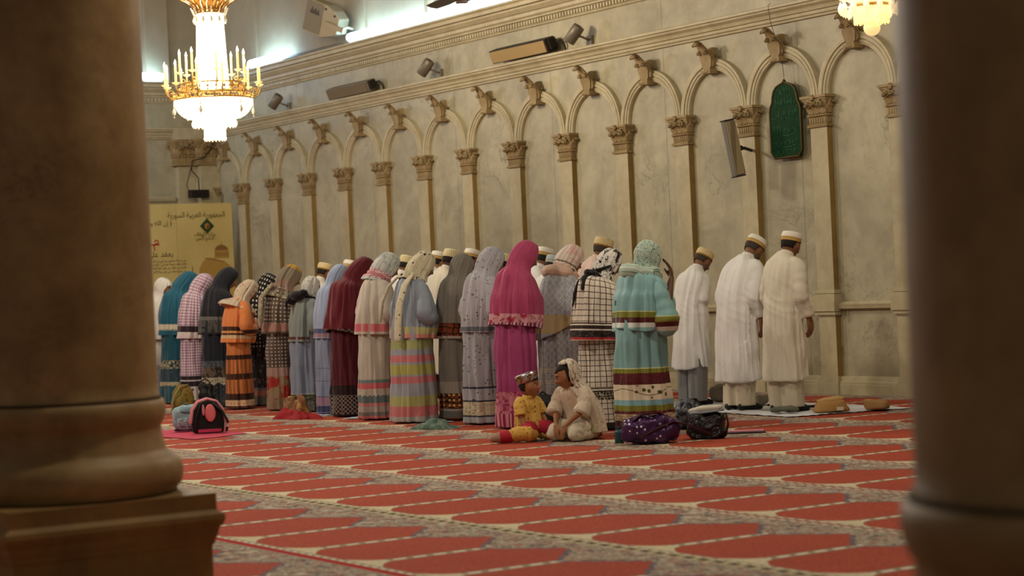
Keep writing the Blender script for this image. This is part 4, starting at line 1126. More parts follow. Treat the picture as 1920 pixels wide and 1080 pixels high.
# ---------------------------------------------------------------- the men
def cotton(name, c, rough=.85):
    g = NG(name, rough, 0, .2); o = g.obj()
    g.color(g.mix(g.noise(o, 4, 3), lin(c), tuple(v*.92 for v in lin(c)[:3])+(1,)))
    g.b.inputs['Sheen Weight'].default_value = .15
    st = g.n.new('ShaderNodeMapping'); st.inputs['Scale'].default_value = (5, 5, 1.6); g.l.new(o, st.inputs[0])
    g.bump(g.noise(st.outputs[0], 2.4, 3, .5, .4), .35, .03)
    return g.m
C_WHITE = cotton('white cotton', (224, 224, 222)); C_CREAM = cotton('cream cotton', (214, 208, 190)); C_GREY = cotton('grey trouser cloth', (138, 138, 140)); C_IVORY = cotton('ivory trouser cloth', (206, 194, 172)); C_PINK = cotton('pale blush cotton', (214, 190, 178))
def kurta_fused(name, parts, mat, parent, voxel=.012):
    mb = MB()
    for f in parts: f(mb)
    me = mb.mesh('tmp'); bm = bmesh.new(); bm.from_mesh(me); bmesh.ops.recalc_face_normals(bm, faces=bm.faces); bm.to_mesh(me); bm.free()
    o = bpy.data.objects.new('tmp', me); COL.objects.link(o)
    r = o.modifiers.new('r', 'REMESH'); r.mode = 'VOXEL'; r.voxel_size = voxel; r.use_smooth_shade = True
    sm = o.modifiers.new('s', 'SMOOTH'); sm.factor = .5; sm.iterations = 3
    dg = bpy.context.evaluated_depsgraph_get(); dg.update()
    me2 = bpy.data.meshes.new_from_object(o.evaluated_get(dg)); bpy.data.objects.remove(o); bpy.data.meshes.remove(me)
    for p in me2.polygons: p.use_smooth = True
    me2.materials.clear()
    off = Vector((parent.location.x*3, parent.location.y, 0))
    nr = [v.normal.copy() for v in me2.vertices]
    for v, n_ in zip(me2.vertices, nr):
        q = v.co; a_ = noise.noise(Vector((q.x*7, q.y*7, q.z*2.2))+off); b_ = abs(noise.noise(Vector((q.x*8+q.z*1.5, q.y*8, q.z*2.4))+off)); c_ = abs(noise.noise(Vector((q.x*4, q.y*4, q.z*13+q.x*6))+off))
        el = math.exp(-((q.z-1.0)/.22)**2)
        v.co = q + n_*(.012*a_ - .012*b_ + .003 - .010*c_*el)
    me2.update()
    return link_mesh(name, me2, mat, parent)
def closed(keys, rows, n, folds, seed, lump=.05, hem=None, sq=2.3):
    vs, fs, _ = cloth_loft(keys, 1, rows, n, folds, seed, None, hem, lump=lump, sq=sq)
    fs = fs + [tuple(range(n-1, -1, -1)), tuple((rows-1)*n+k for k in range(n))]
    return vs, fs
def man(x, y, h, label, rz=0, arms='down', lean=.10, pitch=.5, cap=K_WHITE, hem=.30, kmat=C_WHITE, tmat=C_IVORY, skin=SK_BROWN, seed=1, brd=None, hairm=None, shoe=None, wide=1.0, slit=False, back=False, hh=1.50):
    s = h/1.66
    t = thing('person', label, 'person', (x, y, 0), rz, 'men praying in a row along the wall')
    t.scale = (s, s, s)
    J, _ = standing(arms, lean, hh, pitch)
    b, HM = body_copy('m', t, skin, arms=arms, lean=lean, hh=hh, pitch=pitch)
    w = wide
    keys = [(0, -.005, hem, .225*w, .150, .150, 0), (0, -.005, hem+.15, .215*w, .147, .147, 0), (0, 0, .75, .203*w, .145, .150, 0), (0, .008, .92, .196*w, .145, .152, .03), (0, .016, 1.08, .192*w, .14, .135, .06), (0, lean*.35, 1.24, .200*w, .135, .135, .15), (0, lean*.55, 1.33, .180*w, .115, .118, .3), (0, lean*.68, 1.385, .105, .085, .09, .4), (0, lean*.78, 1.43, .066, .066, .066, .4)]
    def torso(mb):
        hf = (lambda th: .05*max(0, sin(th))) if not slit else (lambda th: .19*math.exp(-((th-5.80)/.14)**2) + .02*sin(th))
        v, f = closed(keys, 50, 80, [(7, .035, lambda t_, th: max(0, 1-t_*1.6)), (13, .02, lambda t_, th: max(0, 1-t_*1.2)), (3, .02, None)], seed, .07, hf)
        mb.add(v, f)
    def arm(mb):
        for k, sg in (('r', 1), ('l', -1)):
            S0 = Vector(J['sh_'+k]); E_ = Vector(J['el_'+k]); W2_ = Vector(J['wr_'+k])
            pts = [S0*.6+Vector((0, lean*.2, 1.31*.4)), S0+Vector((sg*.005, 0, -.01)), S0.lerp(E_, .5)+Vector((sg*.012, -.005, 0)), E_+Vector((sg*.01, -.012, 0)), E_.lerp(W2_, .5), W2_.lerp(E_, .10)]
            R = [.07, .074, .068, .064, .058, .052]
            P = resample([tuple(p)+(r,) for p, r in zip(pts, R)], 26)
            mb.tube([p[:3] for p in P], [p[3]*(1+.04*sin(i*1.7+seed)+.03*sin(i*.9)) for i, p in enumerate(P)], 18, 0, None, True, None, None, False)
    kurta_fused('tunic', [torso, arm], kmat, t, .012 if not back else .018)
    cb = MB(); cb.lathe([(.058, 0), (.061, .002), (.060, .038), (.056, .040), (.055, .0)], 24, (0, 0, 0), 0, Matrix.Translation((0, lean*.80, 1.405)) @ Matrix.Rotation(-.45, 4, 'X'), True, False)
    cb.build('collar', kmat, t)
    if not back:
        for k, sg in (('r', 1), ('l', -1)):
            v, f = closed([(sg*.085, -.01, .055, .085, .10, .085, 0), (sg*.087, -.01, .16, .088, .098, .088, 0), (sg*.088, 0, .36, .094, .10, .095, 0), (sg*.086, 0, .62, .10, .11, .11, 0), (sg*.07, 0, .86, .10, .12, .12, 0)], 30, 40, [(5, .04, None), (9, .02, None)], seed+3+sg, .08, None, 2.0)
            MB().add(v, f).build('trouser_leg', tmat, t)
        shoes(t, J, shoe or plain('dark sock', (30, 28, 30), .9), 1)
    hair_short(t, HM, 1.0, hairm)
    if brd: beard(t, HM, 1.0, brd)
    kufi(t, HM, cap, 1.0)
    return t
BEARD = plain('grey beard', (96, 90, 84), .9); BHAIR = plain('black hair', (26, 22, 20), .75); GHAIR = plain('cropped greying hair', (64, 56, 50), .85); DBEARD = plain('dark beard', (34, 28, 26), .9)
man(-14.43, 12.04, 1.68, 'young man in cream tunic and white cap with gold band, rightmost of all', arms='down', lean=.09, pitch=.40, kmat=C_CREAM, cap=K_WHITE, seed=5, hem=.285, skin=SK_BROWN, rz=.05)
man(-15.04, 11.99, 1.68, 'bearded man in long white tunic bowing lower than his neighbours, second from right', arms='down', lean=.20, pitch=.75, kmat=C_WHITE, cap=K_WHITE, seed=6, hem=.27, wide=1.08, brd=BEARD, hairm=GHAIR, hh=1.485, rz=.02, shoe=plain('black leather shoe', (22, 21, 22), .4))
man(-16.13, 12.27, 1.585, 'man in creased white tunic over grey trousers, just right of the aqua woman', arms='fold', lean=.16, pitch=.7, kmat=C_WHITE, tmat=C_GREY, cap=K_GOLD, seed=8, hem=.40, wide=1.06, slit=True, hairm=GHAIR, brd=BEARD, hh=1.49)
back = [
 (-17.20, 11.95, 1.77, 'man in blush tunic and yellow-gold cap, head above the check cape woman', K_GOLD, C_PINK, SK_BROWN, None, GHAIR, -.1),
 (-17.10, 11.30, 1.60, 'man in a grey blue cap, face hidden, behind the woman with the rose scarf', K_BLUE, C_WHITE, SK_DARK, DBEARD, BHAIR, 0),
 (-18.35, 12.00, 1.71, 'dark-bearded man in a white and gold cap just right of the magenta woman', K_WHITE, C_WHITE, SK_BROWN, DBEARD, BHAIR, -.1),
 (-19.15, 12.00, 1.67, 'man mostly hidden between the grey sprigged and the magenta women', K_STRIPE, C_CREAM, SK_DARK, None, BHAIR, 0),
 (-19.85, 12.00, 1.75, 'man in a white cap tipped forward behind the micro-check woman', K_WHITE, C_CREAM, SK_BROWN, None, BHAIR, 0),
 (-19.55, 11.55, 1.75, 'man in a yellow striped cap and cream tunic, between two men in white caps', K_STRIPE, C_CREAM, SK_DARK, None, BHAIR, 0),
 (-20.60, 12.00, 1.75, 'man in a plain white cap behind the shoulder of the dotted scarf woman', K_WHITE, C_WHITE, SK_TAN, None, BHAIR, 0),
 (-21.35, 12.00, 1.73, 'man in yellow striped cap between the pale knotted scarf and the dotted scarf', K_STRIPE, C_WHITE, SK_BROWN, None, BHAIR, 0),
 (-22.80, 12.00, 1.72, 'man whose white cap shows above the powder blue and maroon women', K_WHITE, C_WHITE, SK_BROWN, None, BHAIR, 0),
 (-23.50, 12.00, 1.71, 'man in a cream and gold cap and ivory tunic, farthest left of the men', K_GOLD, C_CREAM, SK_BROWN, None, BHAIR, 0)]
for i, (x, y, h, lab, cp, km, sk_, bd, hr, rz) in enumerate(back):
    man(x, y-.11, h/1.655*1.66*.985, lab, rz, 'fold', .11, .45, cp, .30, km, C_IVORY, sk_, 20+i, bd, hr, None, 1.0, False, True)
# ---------------------------------------------------------------- the two seated children
def limb_sleeve(pts, rad, mat, parent, name, n=18, rows=18, seed=0, amp=.06, open_=False):
    mb = MB(); P = resample([tuple(p)+(r,) for p, r in zip(pts, rad)], rows)
    mb.tube([p[:3] for p in P], [p[3]*(1+amp*1.5*noise.noise(Vector((i*.4, seed*2.3, 0)))) for i, p in enumerate(P)], n, 0, None, True, None, None, not open_)
    fold_tube(mb, seed+1, .14, 26)
    return mb.build(name, mat, parent)
M_SPRIG = cloth('yellow sprigged cotton', (214, 172, 84), (), [('flor', (140, 74, 40), 34, -5, 5, .8)], H=1)
M_PINKRED = plain('raspberry cloth', (176, 36, 60), .8)
M_SILVER = NG('silver sequinned crown cap', .28, .75, .5)
_p = M_SILVER.obj(); _n = M_SILVER.noise(_p, 26, 2)
M_SILVER.color(M_SILVER.mix(M_SILVER.ramp(M_SILVER.noise(_p, 14, 1, .5, 3), [(.52, G(0)), (.56, G(1))]), lin((180, 184, 196)), lin((150, 96, 40))))
M_SILVER = M_SILVER.m

t = thing('person', 'small boy in a yellow sprigged shirt and silver cap, seated on the carpet', 'person', (-14.10, 9.03, 0), -1.30)
J = dict(pelvis=(0, -.02, .10), waist=(0, -.01, .17), chest=(0, .0, .265), neck=(0, .01, .348), head=(0, .03, .445),
         sh_r=(.098, 0, .322), sh_l=(-.098, 0, .322), el_r=(.130, .03, .21), el_l=(-.130, .03, .21), wr_r=(.135, .10, .095), wr_l=(-.135, .10, .095),
         hip_r=(.055, 0, .085), hip_l=(-.055, 0, .085), kn_r=(.13, .15, .07), kn_l=(-.085, .18, .07), an_r=(.27, .03, .05), an_l=(-.06, -.04, .05), toe_r=(.345, -.03, .04), toe_l=(-.05, -.12, .03))
HM = head_matrix(J['head'], -.10, .38, .06)
build_body('body', J, t, SK_KID, .60, .006, HM, (('r', (0, .30, -1), (0, -1, 0), 1, .25), ('l', (0, .30, -1), (0, -1, 0), -1, .25)), .87)
def torso_loft(name, keys, mat, parent, rows=34, n=60, seed=0, amp=1.0, H=1.0):
    d = cloth_loft(keys, H, rows, n, [(7, .04*amp, lambda t_, th: 1-t_*.7), (13, .02*amp, None)], seed, None, None, lump=.09*amp, sq=2.2)
    return cloth_obj(name, d, mat, parent, solid=.003)
torso_loft('shirt', [(0, .0, .10, .120, .105, .105, 0), (0, 0, .16, .115, .095, .10, 0), (0, 0, .23, .108, .082, .088, 0), (0, 0, .29, .110, .078, .080, 0), (0, .0, .325, .098, .066, .070, 0), (0, .004, .350, .062, .05, .052, 0), (0, .01, .366, .044, .042, .042, 0)], M_SPRIG, t, seed=2)
for k, sg in (('r', 1), ('l', -1)):
    limb_sleeve([Vector((sg*.075, 0, .330)), Vector((sg*.105, .005, .31)), Vector((sg*.128, .022, .26)), Vector((sg*.136, .035, .215))], [.040, .047, .046, .048], M_SPRIG, t, 'short_sleeve', open_=True)
q = MB()
for z in (.20, .24, .28, .32): q.ball((.0, .087-(z-.2)*.08, z), .0055, 8, 6)
q.build('button', plain('tan button', (150, 100, 50), .5), t)
q = MB(); q.lathe([(.047, 0), (.050, .001), (.047, .022), (.044, .021)], 20, (0, 0, 0), 0, Matrix.Translation((0, .010, .352)) @ Matrix.Rotation(-.15, 4, 'X'), True, False); q.build('collar', M_SPRIG, t)
limb_sleeve([Vector((.05, 0, .085)), Vector((.10, .10, .10)), Vector((.13, .15, .085))], [.070, .066, .060], M_PINKRED, t, 'trouser_leg', seed=1)
limb_sleeve([Vector((-.05, 0, .085)), Vector((-.07, .12, .10)), Vector((-.085, .175, .08))], [.070, .066, .060], M_PINKRED, t, 'trouser_leg', seed=4)
limb_sleeve([Vector((.145, .155, .066)), Vector((.20, .10, .07)), Vector((.262, .04, .062))], [.066, .066, .056], M_SPRIG, t, 'trouser_cuff', seed=2, amp=.09)
limb_sleeve([Vector((-.10, .20, .062)), Vector((-.085, .16, .06)), Vector((-.07, .07, .058))], [.056, .062, .05], M_SPRIG, t, 'trouser_cuff', seed=3, amp=.09)
q = MB(); q.tube([(.262, .045, .055), (.30, .01, .055), (.33, -.02, .05)], [.050, .052, .046], 12); q.build('sock', M_PINKRED, t)
q = MB(); q.tube([(.335, -.022, .05), (.372, -.045, .047)], [.045, .036], 12); q.build('sock_toe', plain('oatmeal sock toe', (170, 140, 118), .9), t)
hair_short(t, HM, .87)
cp = MB(); T = HM @ Matrix.Scale(.87, 4) @ Matrix.Translation((0, -.012, .040)) @ Matrix.Rotation(.18, 4, 'X')
cp.lathe([(.083, 0), (.086, .002), (.089, .04), (.093, .078), (.088, .080), (.06, .088), (.002, .09)], 40, (0, 0, 0), 0, T, True, False, .98, 1.14)
cpo = cp.build('crown_cap', M_SILVER, t, fix=False)
gm = plain('gold braid', (150, 96, 36), .35, .6)
q = MB()
for a0 in (-2.5, -1.7, -.9, -.2, .6, 1.4, 2.3):
    b2 = [(.094*cos(a0+.25*math.cos(u_*.55)*(1-u_/14)), .094*1.14*sin(a0+.25*math.cos(u_*.55)*(1-u_/14)), .042+.026*sin(u_*.55)*(1-u_/14)) for u_ in range(13)]
    q.tube(b2, .0042, 6, 0, T)
q.build('gold_scroll', gm, cpo)

t = thing('person', 'girl in an embroidered white veil and tunic, kneeling on the carpet facing the boy', 'person', (-13.72, 9.24, 0), PI+.28)
J = dict(pelvis=(0, -.10, .13), waist=(0, -.06, .22), chest=(0, .01, .34), neck=(0, .055, .435), head=(0, .10, .525),
         sh_r=(.112, .02, .405), sh_l=(-.112, .02, .405), el_r=(.140, .07, .25), el_l=(-.140, .07, .25), wr_r=(.05, .19, .13), wr_l=(-.05, .20, .13),
         hip_r=(.065, -.09, .12), hip_l=(-.065, -.09, .12), kn_r=(.105, .15, .075), kn_l=(-.105, .15, .075), an_r=(.09, -.14, .045), an_l=(-.09, -.14, .045), toe_r=(.08, -.22, .03), toe_l=(-.08, -.22, .03))
HM = head_matrix(J['head'], .30, -.70)
build_body('body', J, t, SK_KID, .66, .006, HM, (('r', (-.25, .25, -1), (0, -1, 0), 1, .3), ('l', (.25, .25, -1), (0, -1, 0), -1, .3)), .88)
M_GIRL = cloth('embroidered white cotton', (214, 200, 178), (), [('flor', (176, 150, 118), 26, -5, 5, .5)], H=1)
M_VEIL = cloth('sequinned white veil', (222, 210, 190), (), [('blot', (92, 72, 52), 26, .44, 5, .75), ('flor', (180, 156, 124), 24, -5, .44, .6), ('sequin', (250, 240, 200), 60, -5, 5)], H=1, rough=.6)
M_GPANT = cloth('cream cotton', (216, 206, 184), (), (), H=1)
torso_loft('tunic', [(0, -.10, .055, .155, .14, .15, 0), (0, -.08, .15, .145, .13, .135, 0), (0, -.03, .25, .122, .095, .10, .1), (0, .01, .35, .122, .082, .088, .25), (0, .035, .405, .108, .07, .075, .3), (0, .05, .432, .065, .052, .052, .3), (0, .058, .452, .042, .042, .042, .3)], M_GIRL, t, seed=9)
for k, sg in (('r', 1), ('l', -1)):
    limb_sleeve([Vector((sg*.08, .02, .41)), Vector((sg*.12, .03, .38)), Vector((sg*.145, .06, .29)), Vector((sg*.14, .10, .225))], [.045, .055, .060, .075], M_GIRL, t, 'sleeve', seed=5, open_=True)
    limb_sleeve([Vector((sg*.065, -.09, .12)), Vector((sg*.09, .05, .105)), Vector((sg*.105, .145, .078)), Vector((sg*.11, .165, .066))], [.078, .074, .068, .050], M_GPANT, t, 'trouser_leg', seed=6)
    limb_sleeve([Vector((sg*.11, .15, .060)), Vector((sg*.10, .0, .058)), Vector((sg*.09, -.12, .05))], [.058, .055, .045], M_GPANT, t, 'trouser_leg', seed=7)
# veil: opening follows the turned face
def vh(z, th):
    d = (th-(PI/2-.55*min(1, max(0, (z-.30)/.2))) + PI) % (2*PI)-PI
    return abs(d) < (1.0 if z < .46 else 1.42) and z < .636
vk = [(0, -.10, .06, .20, .12, .17, 0), (0, -.09, .14, .20, .13, .165, 0), (0, -.05, .25, .19, .13, .15, .1), (0, .0, .35, .168, .12, .135, .2), (0, .03, .42, .138, .11, .12, .3), (0, .050, .47, .105, .10, .110, .3), (0, .075, .54, .092, .098, .108, .3), (0, .085, .595, .086, .086, .096, .3), (0, .09, .640, .060, .062, .068, .3), (0, .092, .660, .012, .014, .014, .3)]
cloth_obj('veil', cloth_loft(vk, 1, 60, 84, [(9, .05, lambda t_, th: max(0, 1-t_*1.2)), (17, .02, None)], 4, vh, None, lump=.06), M_VEIL, t, solid=.004)
skm = plain('black hair', (26, 22, 20), .75)
q = MB(); skull_shell(q, HM, .88, .005, lambda a, b, p: p.z > -.05 and (p.y < -.005 or p.z > .052+.25*abs(p.x)) and not (abs(p.x) > .06 and p.y > -.005 and p.z < .015)); q.ball((0, -.075*.88, -.02), (.045, .04, .05), 10, 8, 0, HM)
o = q.build('hair', skm, t); md = o.modifiers.new('t', 'SOLIDIFY'); md.thickness = .005; md.offset = 0
q = MB(); q.prism([(-.02, .0), (.03, .0), (.035, .12), (-.015, .12)], 0, .006, 'y', 0, Matrix.Translation((-.165, -.02, .06)) @ Matrix.Rotation(-1.1, 4, 'Z') @ Matrix.Rotation(.35, 4, 'Y'))
g_ = NG('green glitter trim', .25, .6); g_.color(g_.mix(g_.ramp(g_.noise(g_.obj(), 90, 1), [(.45, G(0)), (.5, G(1))]), lin((90, 140, 60)), lin((220, 230, 150))))
q.build('glitter_trim', g_.m, t)

# ---------------------------------------------------------------- bags and things lying on the carpet
def sbox(mb, c, r, e=.45, n=28, m=18, mi=0, M=None, wr=0.0, seed=0, taper=0.0):
    off = Vector((seed*3.1, seed*1.7, 0)); vs = []; fs = []
    def sp(v, p): return math.copysign(abs(v)**p, v)
    for j in range(m+1):
        b = -PI/2+PI*j/m
        for i in range(n):
            a = 2*PI*i/n
            x = sp(cos(b), e)*sp(cos(a), e); y = sp(cos(b), e)*sp(sin(a), e); z = sp(sin(b), e)
            k = 1-taper*(z+1)/2
            p = Vector((r[0]*x*k, r[1]*y*k, r[2]*z))
            if wr: p += Vector((x, y, z))*wr*noise.noise(p*14+off)
            vs.append((c[0]+p.x, c[1]+p.y, max(c[2]+p.z, .003) if M is None else c[2]+p.z))
    for j in range(m):
        for i in range(n): fs.append((j*n+i, j*n+(i+1) % n, (j+1)*n+(i+1) % n, (j+1)*n+i))
    mb.add(vs, fs, None, mi, True, M); return mb
BLK = plain('black nylon', (20, 20, 23), .6); PINK = plain('pink piping cloth', (214, 140, 150), .8); PADP = plain('rose pad cloth', (222, 120, 124), .8)
LBL = cloth('pale blue plush', (140, 172, 182), (), [('sequin', (240, 240, 240), 60, -5, 5)], objuv=True, H=1)
def toward(x, y): return math.atan2(x, -y)   # rotation that turns local -y towards the camera at the origin
def facing(x, y, extra=0): return math.atan2(-y, -x)+PI/2+extra
# black and pink backpack (its back panel towards the camera)
x, y = -17.86, 7.86
t = thing('backpack', 'black backpack with pink edging and rose back pad, on the pink mat', 'backpack', (x, y, .012), facing(x, y, .1))
mb = MB(); sh = [(-.145, 0), (.145, 0), (.155, .10), (.135, .22), (.085, .29), (0, .315), (-.085, .29), (-.135, .22), (-.155, .10)]
mb.prism(sh, -.02, .10, 'y'); mb.build('body', BLK, t, bevel=.02)
mb = MB(); mb.tube([(a*1.02, .0, b) for a, b in sh[1:]], .014, 8); mb.tube([(a*1.02, .10, b) for a, b in sh[1:]], .014, 8); mb.build('piping', PINK, t)
mb = MB(); mb.ball((.02, -.035, .185), (.052, .022, .085), 16, 12); mb.build('back_pad', PADP, t)
mb = MB(); mb.ball((-.045, -.03, .215), (.014, .012, .055)); mb.build('pad_edge', PINK, t)
mb = MB(); mb.tube([(.06, -.03, .27), (.13, -.07, .20), (.175, -.08, .10), (.165, -.07, .02)], .016, 8, 0, None, True, (1.5, .5)); mb.tube([(-.07, -.03, .27), (-.115, -.06, .15), (-.12, -.05, .03)], .014, 8, 0, None, True, (1.5, .5)); mb.build('shoulder_strap', BLK, t)
mb = MB(); mb.box((.155, -.098, .05), (.18, -.09, .085)); mb.build('buckle', plain('grey buckle', (170, 170, 174), .4), t)
mb = MB(); mb.box((-.10, -.03, .005), (.12, -.022, .035)); mb.build('pink_hem', plain('bright pink cloth', (206, 60, 100), .7), t)
# pale blue backpack
x, y = -18.33, 7.84
t = thing('backpack', 'small pale blue plush backpack with silver glitter, left of the black and pink one', 'backpack', (x, y, .012), facing(x, y, -.1))
mb = MB(); sbox(mb, (0, 0, .13), (.125, .07, .115), .55, wr=.02); mb.build('body', LBL, t)
mb = MB(); sbox(mb, (.01, -.055, .09), (.09, .035, .05), .6, wr=.01, seed=3); mb.build('front_pocket', LBL, t)
mb = MB()
for k in range(26): a = random.uniform(-.075, .09); b = random.uniform(.075, .13); mb.ball((a, -.092, b), (.006, .003, .006), 6, 4)
mb.build('glitter', plain('silver glitter', (220, 220, 226), .15, .9), t)
mb = MB(); mb.tube([(-.09, -.05, .17), (-.03, -.075, .19), (.03, -.075, .185), (.08, -.05, .16)], .006, 6); mb.tube([(-.04, 0, .24), (0, 0, .265), (.04, 0, .24)], .007, 6); mb.build('zip', plain('grey zip tape', (90, 110, 118), .6), t)
mb = MB(); sbox(mb, (0, .02, .012), (.12, .06, .012), .5); mb.build('base', BLK, t)
# olive flowered backpack
x, y = -21.66, 9.24
t = thing('backpack', 'olive and gold flowered backpack standing behind the pale blue one', 'backpack', (x, y, 0), facing(x, y, .15))
OLV = cloth('olive gold brocade', (126, 112, 50), (), [('blot', (150, 84, 44), 12, -5, 5, .7), ('flor', (70, 70, 30), 20, -5, 5, .8)], objuv=True, H=1, rough=.6)
mb = MB(); sbox(mb, (0, 0, .155), (.15, .09, .155), .7, wr=.03, taper=.3, seed=5); mb.build('body', OLV, t)
mb = MB(); mb.tube([(-.14, -.06, .03), (-.12, -.085, .17), (-.04, -.07, .29), (.04, -.05, .30)], .010, 8); mb.build('piping', plain('olive piping', (150, 150, 90), .6), t)
mb = MB(); mb.tube([(-.03, 0, .30), (0, -.01, .335), (.04, 0, .30)], .008, 8); mb.build('handle', BLK, t)
t2 = thing('handbag', 'black slouchy bag behind the olive backpack', 'bag', (-21.55, 9.47, 0), .3)
mb = MB(); sbox(mb, (0, 0, .15), (.13, .06, .15), .75, wr=.05, seed=8, taper=.25); mb.build('body', BLK, t2)
mb = MB(); mb.tube([(-.09, 0, .22), (-.08, 0, .32), (0, 0, .36), (.08, 0, .32), (.09, 0, .22)], .008, 8); mb.build('handle', BLK, t2)
# pink mat
def flat_cloth(name, pts, z, mat, seed=0, wr=.006, sub=26, th=.004):
    """wrinkled sheet filling a quad, resting on the floor"""
    a, b, c, d = [Vector((p[0], p[1], 0)) for p in pts]; vs = []; fs = []; off = Vector((seed*5.3, seed*2.1, 0))
    for j in range(sub+1):
        for i in range(sub+1):
            u_, v_ = i/sub, j/sub
            p = (a.lerp(b, u_)).lerp(d.lerp(c, u_), v_)
            ed = noise.noise(Vector((u_*3, v_*3, seed)))*.05
            p = p+Vector((ed, ed*.5, 0))
            nz = noise.noise(p*5+off); n2 = abs(noise.noise(p*11+off))
            p.z = z+wr*(.5+.5*nz)+wr*.8*n2
            vs.append(tuple(p))
    for j in range(sub):
        for i in range(sub): k = j*(sub+1)+i; fs.append((k, k+1, k+sub+2, k+sub+1))
    mb = MB(); mb.add(vs, fs); return mb.build(name, mat, None)
MATP = cloth('pink quilted mat', (196, 48, 84), (), [('blot', (230, 140, 150), 3, -5, 5, .6)], objuv=True, H=1)
tag(flat_cloth('mat', [(-18.75, 7.35), (-17.25, 7.45), (-17.42, 8.05), (-18.75, 8.2)], .003, MATP, 1, .005), 'crimson pink cloth mat spread under the two backpacks', 'mat')
# red bundle
t = thing('clothes_bundle', 'red cloth bundle topped by a crumpled brown and gold scarf, on the carpet', 'bundle', (-18.98, 9.33, 0), .15)
def heap(r, h, seed, n=60, m=22, rough=.35, e=1.0):
    off = Vector((seed*4.7, seed*2.9, seed)); vs = []; fs = []
    for j in range(m+1):
        q = j/m
        for i in range(n):
            a = 2*PI*i/n; d = Vector((cos(a), sin(a), 0))
            nn = noise.noise(d*1.8+off+Vector((0, 0, q*1.2))); rr = (1-q)**.6 if q < 1 else 0
            n3 = abs(noise.noise(Vector((cos(a)*3.4, sin(a)*3.4, q*3))+off))
            R_ = (1+rough*nn)*rr
            z = h*(1-(1-q)**1.7)*(1+rough*nn) + h*.22*(n3-.2)*(1 if q > .05 else 0)
            vs.append((r[0]*R_*cos(a), r[1]*R_*sin(a), max(z, .002)))
    for j in range(m):
        for i in range(n): fs.append((j*n+i, j*n+(i+1) % n, (j+1)*n+(i+1) % n, (j+1)*n+i))
    mb = MB(); mb.add(vs, fs); return mb
heap((.30, .16), .10, 2, rough=.5).build('red_cloth', plain('red cloth', (150, 28, 36), .85), t)
o = heap((.20, .11), .15, 7, rough=.5).build('scarf', cloth('brown gold scarf', (120, 84, 54), (), [('blot', (190, 150, 80), 9, -5, 5, .7), ('blot', (120, 30, 34), 14, -5, 5, .6)], objuv=True, H=1), t); o.location = (-.02, .03, .055)
# green cloth
o = heap((.21, .09), .075, 12, rough=.6).build('scarf', cloth('sea green crumpled cloth', (86, 110, 98), (), [('blot', (130, 144, 126), 14, -5, 5, .5)], objuv=True, H=1)); o.location = (-16.05, 9.30, 0); o.rotation_euler = (0, 0, .5)
tag(o, 'crumpled sea green scarf lying at the feet of the sprigged dress', 'scarf')
# black backpack between the children
x, y = -14.62, 9.52
t = thing('backpack', 'plain black backpack standing between the boy and the girl', 'backpack', (x, y, 0), facing(x, y, -.2))
mb = MB(); sbox(mb, (0, 0, .165), (.13, .08, .165), .62, wr=.02, taper=.2); mb.build('body', BLK, t)
mb = MB(); sbox(mb, (0, -.07, .10), (.10, .035, .085), .6, wr=.01); mb.build('front_pocket', BLK, t)
mb = MB(); mb.tube([(-.03, -.07, .10), (.01, -.115, .07), (.03, -.115, .035)], .004, 6); mb.build('zip_pull', plain('white cord', (220, 220, 216), .5), t)
mb = MB(); mb.box((-.07, -.095, .13), (-.03, -.085, .16)); mb.build('label_patch', plain('grey patch', (130, 140, 140), .5), t)
mb = MB(); mb.tube([(-.035, 0, .325), (0, 0, .355), (.035, 0, .325)], .009, 8); mb.build('handle', BLK, t)
# purple sequinned pouch
x, y = -12.86, 9.36
t = thing('handbag', 'purple sequinned soft bag lying on the carpet behind the aqua skirt', 'bag', (x, y, 0), facing(x, y, .12))
gp = NG('purple sequins', .3, .35); pp_ = gp.obj(); vo_ = gp.voro(pp_, 34)
gp.color(gp.mix(gp.math('MULTIPLY', step_lo(gp, vo_[0], .3), step_hi(gp, gp.sep(vo_[1])[0], .72)), gp.mix(gp.noise(pp_, 9, 3), lin((46, 24, 58)), lin((96, 60, 110))), lin((226, 220, 230)))); gp.bump(gp.noise(pp_, 12, 4), .8, .03)
mb = MB(); sbox(mb, (0, 0, .105), (.235, .12, .105), .65, 36, 22, wr=.028, seed=3); mb.build('body', gp.m, t)
mb = MB(); mb.tube([(-.16, -.06, .17), (-.08, -.10, .235), (.05, -.06, .24), (.15, -.03, .19)], .014, 8, 0, None, True, (1.6, .5)); mb.tube([(-.10, -.125, .06), (.02, -.13, .12), (.16, -.10, .17), (.30, -.07, .13), (.46, -.05, .05)], .013, 8, 0, None, True, (1.8, .5)); mb.build('strap', plain('plum webbing', (70, 22, 40), .7), t)
mb = MB(); sbox(mb, (.02, .02, .20), (.12, .07, .03), .8, wr=.03, seed=9); mb.build('collar', plain('dark plum lining', (52, 20, 36), .7), t)
